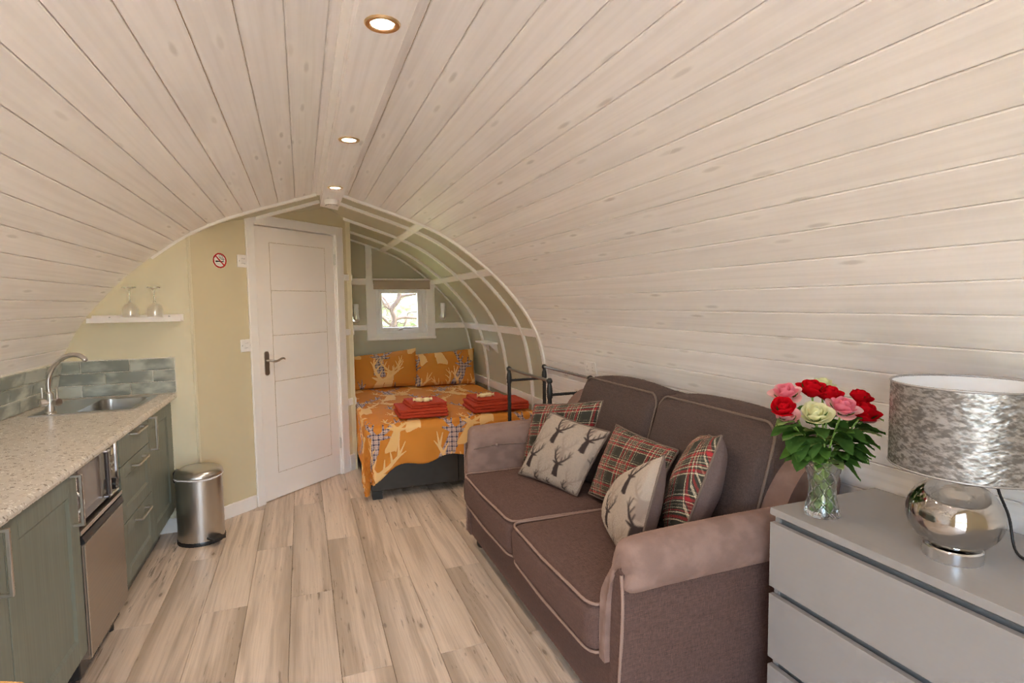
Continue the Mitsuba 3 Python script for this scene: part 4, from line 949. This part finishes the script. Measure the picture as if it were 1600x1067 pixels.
# duvet draped over it
t = thing('duvet', 'orange duvet printed with cream and tartan stag heads hanging over the bed end', 'duvet')
na, nb = 120, 150
AX = np.linspace(BX0 - .50, BX1 + .12, na); BYs = np.linspace(BY0 - .40, BY1 - .06, nb)
def drape(a, b):
    ex0, ex1, ey0 = BX0 + .015, BX1 - .03, BY0 + .02
    dx0, dx1, dy = max(ex0 - a, 0), max(a - ex1, 0), max(ey0 - b, 0)
    dx = dx0 if dx0 else -dx1; r = math.hypot(dx, dy)
    top = .553 + .022 * (meshkit.fbm(np.array([a * 4, b * 4, 1.0]), 4) - .5)
    x, y, z = min(max(a, ex0), ex1), max(b, ey0), top
    if r > 0:
        ux, uy = dx / r, dy / r
        R = .055
        if r < R * math.pi / 2:
            o, dz = R * math.sin(r / R), R * (1 - math.cos(r / R))
        else:
            o, dz = R + (r - R * math.pi / 2) * .015, R + (r - R * math.pi / 2)
        th = math.atan2(dy, dx)
        fold = .018 * smooth01(np.array((r - .08) / .25)) * math.sin((a * uy + b * abs(ux)) * 17 + 3 * meshkit.noise(np.array([a * 3, b * 3, 0.])))
        o = o + float(fold)
        if dx > 0: o = min(o, .030 + .0 * r + (0.05 if dy > 0 else 0))
        x -= ux * o * 1.0; y -= uy * o; z -= dz
    else:
        z -= .012 * math.exp(-min(a - ex0, b - ey0) / .05)
    return (x, y, z)
# hem: how far the cloth goes beyond the edges
V_ = np.zeros((na, nb, 3)); UV_ = np.zeros((na, nb, 2))
for i, a0 in enumerate(np.linspace(0, 1, na)):
    for j, b0 in enumerate(np.linspace(0, 1, nb)):
        fr_len = .30 + .13 * math.exp(-((a0 - .22) / .10) ** 2) + .012 * math.sin(a0 * 31) - .055 * smooth01(np.array((a0 - .42) / .5))
        a = BX0 - .44 + a0 * (BX1 + .10 - BX0 + .44); b = BY0 - float(fr_len) + b0 * (BY1 - .06 - BY0 + float(fr_len))
        if a < BX0 and b < BY0:     # the corner hangs in a point
            pass
        V_[i, j] = drape(a, b); UV_[i, j] = (a, b)
V_[..., 2] = np.maximum(V_[..., 2], .045 + .01 * np.sin(np.arange(na) * .7)[:, None])
def grid_faces(na, nb):
    I, J = np.meshgrid(np.arange(na - 1), np.arange(nb - 1), indexing='ij'); q = (I * nb + J).ravel()
    return np.vstack([np.c_[q, q + nb, q + nb + 1], np.c_[q, q + nb + 1, q + 1]])
gf = grid_faces(na, nb); top_ = V_.reshape(-1, 3)
mm = trimesh.Trimesh(top_, gf, process=False); nn_ = np.array(mm.vertex_normals)
und = top_ - nn_ * .016; nv = len(top_)
bd = [i * nb for i in range(na)] + [(na - 1) * nb + j for j in range(1, nb)] + [i * nb + nb - 1 for i in range(na - 2, -1, -1)] + [j for j in range(nb - 2, 0, -1)]
sf = []
for p_, q_ in zip(bd, bd[1:] + bd[:1]): sf += [[p_, p_ + nv, q_ + nv], [p_, q_ + nv, q_]]
DM = trimesh.Trimesh(np.vstack([top_, und]), np.vstack([gf, gf[:, ::-1] + nv, np.array(sf)]), process=False)
add('cover', DM, 'stag_bedding', t, smooth=True, uv=np.vstack([UV_.reshape(-1, 2)] * 2) + 10)
# pillows against the end wall
def pillow(key, BL, BR, TR, TL, thick, ou):
    cushion(key, BL, BR, TR, TL, thick, 'stag_bedding', 'stag_bedding', 1.0, 0, 36, .035, ou, 0.0, None)
t = thing('pillow', 'orange stag print pillow on the left of the bed under the window', 'pillow', 'pillows at the head of the bed')
BLp = (.455, 5.80, .565)
def pillow_uv(key, BL, BR, TR, TL, thick, ou, ov):
    BL, BR, TR, TL = (np.array(q, float) for q in (BL, BR, TR, TL)); n = 40
    u = np.linspace(-1, 1, n); U, V = np.meshgrid(u, u, indexing='ij')
    a = (U * (1 - .04 * (1 - V ** 2) * U ** 2) + 1) / 2; b = (V * (1 - .07 * (1 - U ** 2) * V ** 2) + 1) / 2
    P = (BL * ((1 - a) * (1 - b))[..., None] + BR * (a * (1 - b))[..., None] + TR * (a * b)[..., None] + TL * ((1 - a) * b)[..., None])
    N = np.cross(BR - BL + TR - TL, TL - BL + TR - BR); N /= np.linalg.norm(N)
    h = thick / 2 * ((1 - U ** 2) * (1 - V ** 2)) ** .40; wr = .03 * (meshkit.fbm(P * 7 + ou, 3) - .5) * (h / (thick / 2))
    uv = np.stack([U * .335 + ou, V * .22 + ov], -1).reshape(-1, 2); f = grid_faces(n, n)
    Pf = (P + N * (h + wr)[..., None]).reshape(-1, 3); Pb = (P - N * (h + wr)[..., None]).reshape(-1, 3)
    add('case', trimesh.Trimesh(np.vstack([Pf, Pb]), np.vstack([f, f[:, ::-1] + n * n]), process=False), 'stag_bedding', key, smooth=True, uv=np.vstack([uv, uv]))
pillow_uv(t, (.435, 5.74, .560), (1.135, 5.76, .565), (1.135, 5.945, .948), (.440, 5.93, .885), .17, 20.37, 20.31)
t = thing('pillow', 'orange stag print pillow on the right of the bed beside the curved wall', 'pillow', 'pillows at the head of the bed')
pillow_uv(t, (1.075, 5.72, .560), (1.725, 5.70, .555), (1.775, 5.90, .925), (1.105, 5.91, .880), .17, 20.42, 25.31)
# towels and soaps
def folded(x0, x1, y0, y1, z0, layers, lt, rot, key):
    """towel folded in layers; each fold a rounded slab, spines joined at the front"""
    cx, cy = (x0 + x1) / 2, (y0 + y1) / 2
    ms = []
    for i in range(layers):
        q = hull_round(0, 0, 0, x1 - x0 - .008 * (i % 2), y1 - y0 - .006 * ((i + 1) % 2), lt, lt * .48, 1)
        q = q.subdivide().subdivide(); v = q.vertices
        v[:, 2] += .006 * (meshkit.fbm(np.c_[v[:, :2] * 8, np.full(len(v), i * 3.3 + cx * 5)], 3) - .5) * 2
        v[:, 0] += .012 * (meshkit.noise(np.c_[v[:, 1] * 7, v[:, 2] * 9, np.full(len(v), i * 1.7)]) - .5)
        q.vertices = v; ms.append(place(q, ((rng.random() - .5) * .008, (rng.random() - .5) * .008, z0 + lt * (i + .5) * .93)))
    m = cat_([place(q, (0, 0, 0), rz=rot) for q in ms]); m.apply_translation((cx, cy, 0))
    add('folds', m, 'towel_terry', key, smooth=50)
g2 = 'folded towels on the bed'
t = thing('folded_towel', 'large folded rust red bath towel at the bottom of the left stack on the bed', 'towel', g2); folded(.655, 1.025, 4.09, 4.44, .568, 3, .023, -.03, t)
t = thing('folded_towel', 'smaller folded rust red towel on top of the left stack on the bed', 'towel', g2); folded(.735, 1.015, 4.12, 4.43, .632, 2, .021, .05, t)
t = thing('folded_towel', 'large folded rust red bath towel under the right stack, behind the rail post', 'towel', g2); folded(1.225, 1.690, 4.09, 4.44, .568, 3, .023, -.02, t)
t = thing('folded_towel', 'smaller folded rust red towel on top of the right stack, behind the sofa arm', 'towel', g2); folded(1.255, 1.54, 4.12, 4.42, .632, 2, .019, .02, t)
i = 0
for (x, y, z), lab in (((.815, 4.19, .674), 'left of two cream wrapped soaps on the left towel stack'), ((.868, 4.17, .674), 'right of two cream wrapped soaps on the left towel stack'),
                       ((1.325, 4.19, .671), 'left of two cream wrapped soaps on the right towel stack'), ((1.378, 4.20, .671), 'right of two cream wrapped soaps on the right towel stack')):
    t = thing('wrapped_soap', lab, 'soap', 'wrapped soaps on the towels')
    m = hull_round(0, 0, .016, .052, .030, .032, .010, 1); w1 = place(trimesh.creation.cone(.018, .022, sections=8), (-.022, 0, .018), ry=math.pi / 2); w2 = place(trimesh.creation.cone(.018, .022, sections=8), (.022, 0, .018), ry=-math.pi / 2)
    tw = [trimesh.creation.cone(.015, .030, sections=9) for _ in range(2)]
    a_ = place(tw[0], (-.044, 0, .018), ry=math.pi / 2); b_ = place(tw[1], (.044, 0, .018), ry=-math.pi / 2)
    body = place(cat_([m]), (x, y, z), rz=(-.3, .25, .1, -.2)[i])
    add('body', body, 'soap_wrap', t, smooth=40); add('twist', place(a_, (x, y, z), rz=(-.3, .25, .1, -.2)[i]), 'soap_wrap', t); add('twist', place(b_, (x, y, z), rz=(-.3, .25, .1, -.2)[i]), 'soap_wrap', t); i += 1

# ------------------------------------------------------------------ vase of roses
VX, VY, VZ = 1.425, 1.185, .781
t = thing('glass_vase', 'cut crystal vase of water and rose stems on the chest of drawers', 'vase')
def vase_r(z):
    return np.interp(z, [0, .008, .02, .05, .085, .12, .15, .168], [.047, .0485, .046, .0385, .0365, .042, .052, .0595])
def turned(rf, zs, n, cut=0.0, flip=False):
    g = np.linspace(0, 2 * math.pi, n, endpoint=False); v = []
    for z in zs:
        r = rf(z) * np.ones(n)
        if cut: r = r - cut * (np.abs(((g * 8 / (2 * math.pi) + z * 26) % 1) - .5) * 2 > .80) - cut * (np.abs(((g * 8 / (2 * math.pi) - z * 26) % 1) - .5) * 2 > .80)
        v.append(np.c_[r * np.cos(g), r * np.sin(g), np.full(n, z)])
    return np.array(v)
zs_o = np.linspace(0, .168, 70); zs_i = np.linspace(.168, .016, 40)
Lo = turned(vase_r, zs_o, 120, .0026); Li = turned(lambda z: vase_r(z) - .0050, zs_i, 120)
Lall = np.concatenate([Lo, Li]); n = 120; v = Lall.reshape(-1, 3); f = []
for a in range(len(Lall) - 1):
    for j in range(n):
        q = [a * n + j, a * n + (j + 1) % n, (a + 1) * n + (j + 1) % n, (a + 1) * n + j]; f += [[q[0], q[1], q[2]], [q[0], q[2], q[3]]]
v = np.vstack([v, [[0, 0, 0], [0, 0, .016]]]); c0, c1 = len(v) - 2, len(v) - 1
for j in range(n): f += [[c0, (j + 1) % n, j], [c1, (len(Lall) - 1) * n + j, (len(Lall) - 1) * n + (j + 1) % n]]
m = trimesh.Trimesh(v + [VX, VY, VZ], f, process=False)
if m.volume < 0: m.invert()
add('glass', m, 'cut_glass', t)
wz = np.linspace(.017, .105, 20)
add('water', lathe([(0, .0168)] + [(float(vase_r(z)) - .0054, z) for z in wz] + [(0, .105)], 60, (VX, VY, VZ)), 'water', t, smooth=30)

def petal(w, h, curl, cup, n=7, mseg=7):
    """petal standing along +z, hollow towards -x"""
    u = np.linspace(-1, 1, n); tt = np.linspace(0, 1, mseg); v = []
    for a in tt:
        width = w * (math.sin(math.pi * (.12 + .70 * a)) ** .8)
        for b in u:
            z = h * a * (1 - .10 * b * b * a); y = width * b
            x = cup * math.sin(math.pi * a * .55) * 1.0 - cup * .9 * b * b * (1 - .4 * a) + curl * max(0, a - .62) ** 1.5 * 4
            v.append((x, y, z))
    return trimesh.Trimesh(v, grid_faces(mseg, n), process=False)
def leaf_mesh(L, W, droop, fold=.25, n=8):
    v = []
    for a in np.linspace(0, 1, n):
        w = W * (math.sin(math.pi * min(1, a ** .78)) ** .9) * (1 + .06 * math.sin(a * 40))
        for b in (-1, -.5, 0, .5, 1):
            v.append((L * a, w * b, -droop * a * a * L + fold * w * abs(b) + .004 * math.sin(a * 9 + b * 3)))
    return trimesh.Trimesh(v, grid_faces(n, 5), process=False)
def frame_from(d, up=(0, 0, 1)):
    d = np.asarray(d, float); d /= np.linalg.norm(d); s = np.cross(up, d); s = s / (np.linalg.norm(s) + 1e-9) if np.linalg.norm(s) > 1e-6 else np.array([1.0, 0, 0]); return s, np.cross(d, s), d
HEADS = [  # x, y, z of the bloom, size, open, colour, label
    (1.237, 1.155, 1.112, 1.00, .35, 'petal_red', 'red rose bud at the left edge of the bouquet'),
    (1.312, 1.22, 1.140, 1.00, .9, 'petal_pink', 'pink rose behind the left red rose'),
    (1.325, 1.130, 1.092, 1.10, .6, 'petal_cream', 'cream rose at the front of the bouquet'),
    (1.412, 1.22, 1.142, 1.10, .6, 'petal_red', 'red rose at the top middle of the bouquet'),
    (1.445, 1.19, 1.130, 1.00, .6, 'petal_red', 'red rose just above the front pink rose'),
    (1.505, 1.26, 1.145, .90, .7, 'petal_cream', 'cream rose half hidden behind the red roses'),
    (1.422, 1.125, 1.105, 1.05, .9, 'petal_pink', 'pink rose at the front beside the cream rose'),
    (1.548, 1.17, 1.118, .90, .45, 'petal_red', 'red rose at the right edge of the bouquet'),
    (1.515, 1.135, 1.080, 1.20, .7, 'petal_red', 'large open red rose at the front right of the bouquet'),
    (1.262, 1.165, 1.085, .85, .6, 'petal_pink_edge', 'pale pink rose below the left red bud'),
    (1.546, 1.15, 1.062, .85, .6, 'petal_pink', 'pink rose under the large red rose'),
]
for hi, (hx, hy, hz, size, opn, col, lab) in enumerate(HEADS):
    t = thing('rose', lab, 'rose', None)
    hd_ = np.array([hx, hy, hz]); ang = rng.uniform(0, 2 * math.pi)
    foot = np.array([VX + .020 * math.cos(ang), VY + .020 * math.sin(ang), VZ + .022])
    lip = np.array([VX, VY, VZ + .165]) + np.array([hx - VX, hy - VY, 0]) * .24
    st = spline([foot, (foot + lip) / 2 + np.array([0, 0, 0]), lip, lip * .45 + hd_ * .55 + np.array([0, 0, .01]), hd_], 22)
    add('stem', tube(st, np.linspace(.0036, .0028, 22), 7), 'stem_green', t, smooth=True)
    d = hd_ - (lip * .45 + hd_ * .55); tilt = d / np.linalg.norm(d) * .55 + np.array([-.18, -.42, .75]) * .6
    s_, u_, d_ = frame_from(tilt)
    npet = 16; R0 = .026 * size
    for i in range(npet):
        q = i / (npet - 1); th = i * 2.399963 + hi
        rad = R0 * (.05 + .55 * q) ; hgt = .050 * size * (.92 - .10 * q); lean = math.radians(-6 + (10 + 46 * opn) * q ** 1.6)
        pm_ = petal(R0 * (.52 + .62 * q), hgt, .010 * opn * q * size, .012 * size * (.6 + .6 * q))
        pm_ = place(pm_, ry=lean); pm_.apply_translation((rad * .55, 0, 0)); pm_ = place(pm_, rz=th)
        pm_ = basis(pm_, hd_ - d_ * .012 * size, s_, u_, d_)
        add('petal', pm_, col if not (col == 'petal_pink' and q > .72) else 'petal_pink_edge', t, smooth=True)
    for i in range(5):
        sp_ = leaf_mesh(.030 * size, .0055, -.9, .2, 6); sp_ = place(sp_, ry=math.radians(-38 + 50 * opn)); sp_ = place(sp_, (0, 0, 0), rz=i * 1.2566)
        add('sepal', basis(sp_, hd_ - d_ * .013 * size, s_, u_, d_), 'leaf_mid', t, smooth=True)
    nl = 7
    for i in range(nl):
        a = .50 + .40 * (i + rng.random() * .7) / nl; b = st[int(a * 21)]
        out = np.array([b[0] - VX, b[1] - VY, 0]) + np.array([rng.normal(0, .03), rng.normal(-.012, .03), 0]); out /= np.linalg.norm(out) + 1e-9
        dirn = out + np.array([0, 0, rng.uniform(-.25, .45)])
        s2, u2, d2_ = frame_from(dirn)
        L = rng.uniform(.060, .088)
        lm = leaf_mesh(L, L * .37, rng.uniform(.1, .55), .22)
        lm = basis(lm, b + d2_ * .006, d2_, s2, u2)
        add('leaf', lm, ('leaf_dark', 'leaf_dark', 'leaf_mid', 'leaf_dark', 'leaf_mid', 'leaf_dark', 'leaf_pale')[(i + hi) % 7], t, smooth=True)

# ------------------------------------------------------------------ pine chair at the lower left corner, table behind the camera
t = thing('dining_chair', 'pine dining chair of which only a rounded top shows at the lower left', 'chair')
cx, cy = -.525, 1.10
def chair(t, cx, cy, rz):
    def P(m): return place(m, (cx, cy, 0), rz=rz)
    for x in (-.17, .17):
        add('leg', P(tube([(x, .17, 0), (x * .95, .165, .45), (x * .93, .20, .80)], .016, 12)), 'pine', t, smooth=30)
        add('leg', P(tube([(x, -.17, 0), (x * .95, -.17, .43)], .016, 12)), 'pine', t, smooth=30)
    add('seat', P(hull_round(0, 0, .445, .40, .40, .030, .014, 1)), 'pine', t, smooth=40)
    tp = spline([(-.175, .195, .775), (-.09, .215, .790), (0, .222, .795), (.09, .215, .790), (.175, .195, .775)], 20)
    m = tube(tp, .032, 16); v = m.vertices; c_ = np.array([0, .2, .785]); v[:, 1] = .21 + (v[:, 1] - .21) * .55; m.vertices = v
    add('top_rail', P(m), 'pine', t, smooth=True)
    for x in (-.08, 0, .08): add('spindle', P(tube([(x, .18, .455), (x, .21, .78)], .008, 8)), 'pine', t, smooth=True)
chair(t, -.640, .905, 0.0)

# ------------------------------------------------------------------ outdoors
add('lawn', box(-60, 60, -60, 60, -.55, -.40), 'grass', label='sunlit grass outside the windows', kind='structure')
add('terrace', box(-6, 7, YF - 9, YF - .10, -.40, -.06, .01), 'deck_grey', label='pale paved terrace outside the glazed doors', kind='structure')
t = thing('tree', 'bare branching tree seen through the alcove window', 'tree')
tr = np.random.default_rng(3)
TRUNK = [(1.12, 9.0, -.45), (1.17, 9.0, .3), (1.277, 9.0, .945), (1.342, 9.0, 1.066), (1.396, 9.0, 1.188), (1.349, 9.0, 1.332), (1.454, 9.0, 1.474), (1.479, 9.0, 1.627), (1.47, 9.05, 1.95), (1.55, 9.1, 2.5)]
BRANCH = [([(1.435, 9.0, 1.515), (1.56, 8.98, 1.555), (1.69, 8.95, 1.574), (2.0, 8.9, 1.70)], .022), ([(1.416, 9.0, 1.177), (1.55, 9.02, 1.205), (1.715, 9.04, 1.191), (1.79, 9.05, 1.189), (2.1, 9.1, 1.25)], .026),
          ([(1.349, 9.0, 1.332), (1.25, 8.97, 1.395), (1.20, 8.95, 1.477), (1.0, 8.9, 1.7)], .020), ([(1.30, 9.0, 1.0), (1.15, 9.05, 1.12), (1.02, 9.1, 1.35), (.95, 9.1, 1.6)], .018), ([(1.36, 9.0, 1.09), (1.5, 8.97, 1.02), (1.7, 8.95, 1.07), (1.9, 8.95, 1.0)], .016)]
branches = []
main = [np.array(q) for q in TRUNK]
branches.append(tube(spline(main, 40), np.linspace(.055, .026, 40), 10))
for br_, w in BRANCH: branches.append(tube(spline(br_, 20), np.linspace(w, w * .4, 20), 7))
def grow(p, d, L, r, depth):
    pts = [p]; q = p.copy(); dd = d.copy()
    for _ in range(5):
        dd = dd + tr.normal(0, .16, 3); dd /= np.linalg.norm(dd); q = q + dd * L / 5; pts.append(q)
    branches.append(tube(spline(pts, 9), np.linspace(r, r * .62, 9), 6 if depth > 1 else 9))
    if depth < 5:
        for _ in range(2 if depth < 2 else 3):
            i = tr.integers(2, 6); nd = dd + tr.normal(0, .75, 3); nd /= np.linalg.norm(nd); grow(np.array(pts[i]), nd, L * tr.uniform(.55, .8), r * .55, depth + 1)

for i_ in (14, 20, 26, 32): grow(spline(main, 40)[i_], np.array([(-1) ** (i_ // 6) * .7, tr.normal(0, .3), .5]), .7, .022, 2)
grow(np.array([1.95, 11.2, -.45]), np.array([.05, 0, 1.0]), 1.6, .06, 1)
add('trunk', branches[0], 'bark', t, smooth=40)
add('branches', cat_(branches[1:]), 'bark', t, smooth=40, kind='stuff')
hl = np.random.default_rng(5)
for i, (x, y, s) in enumerate(((-6.5, 23, 2.9), (-.2, 25, 3.1), (5.6, 22, 2.6), (11.5, 25, 3.0))):
    t = thing('shrub', ('leafy green shrub far left beyond the lawn', 'leafy green shrub straight beyond the alcove window', 'leafy green shrub right of the bare tree beyond the lawn', 'leafy green shrub farthest right beyond the lawn')[i], 'shrub')
    m = trimesh.creation.icosphere(5, 1.0); v = m.vertices; v = v * (1 + .55 * (meshkit.fbm(v * 3.1 + i * 7, 5) - .5)[:, None]) * [s, s * .8, s * .72]; m.vertices = v + [x, y, s * .45 - .4]
    add('crown', m, 'hedge_leaf', t)
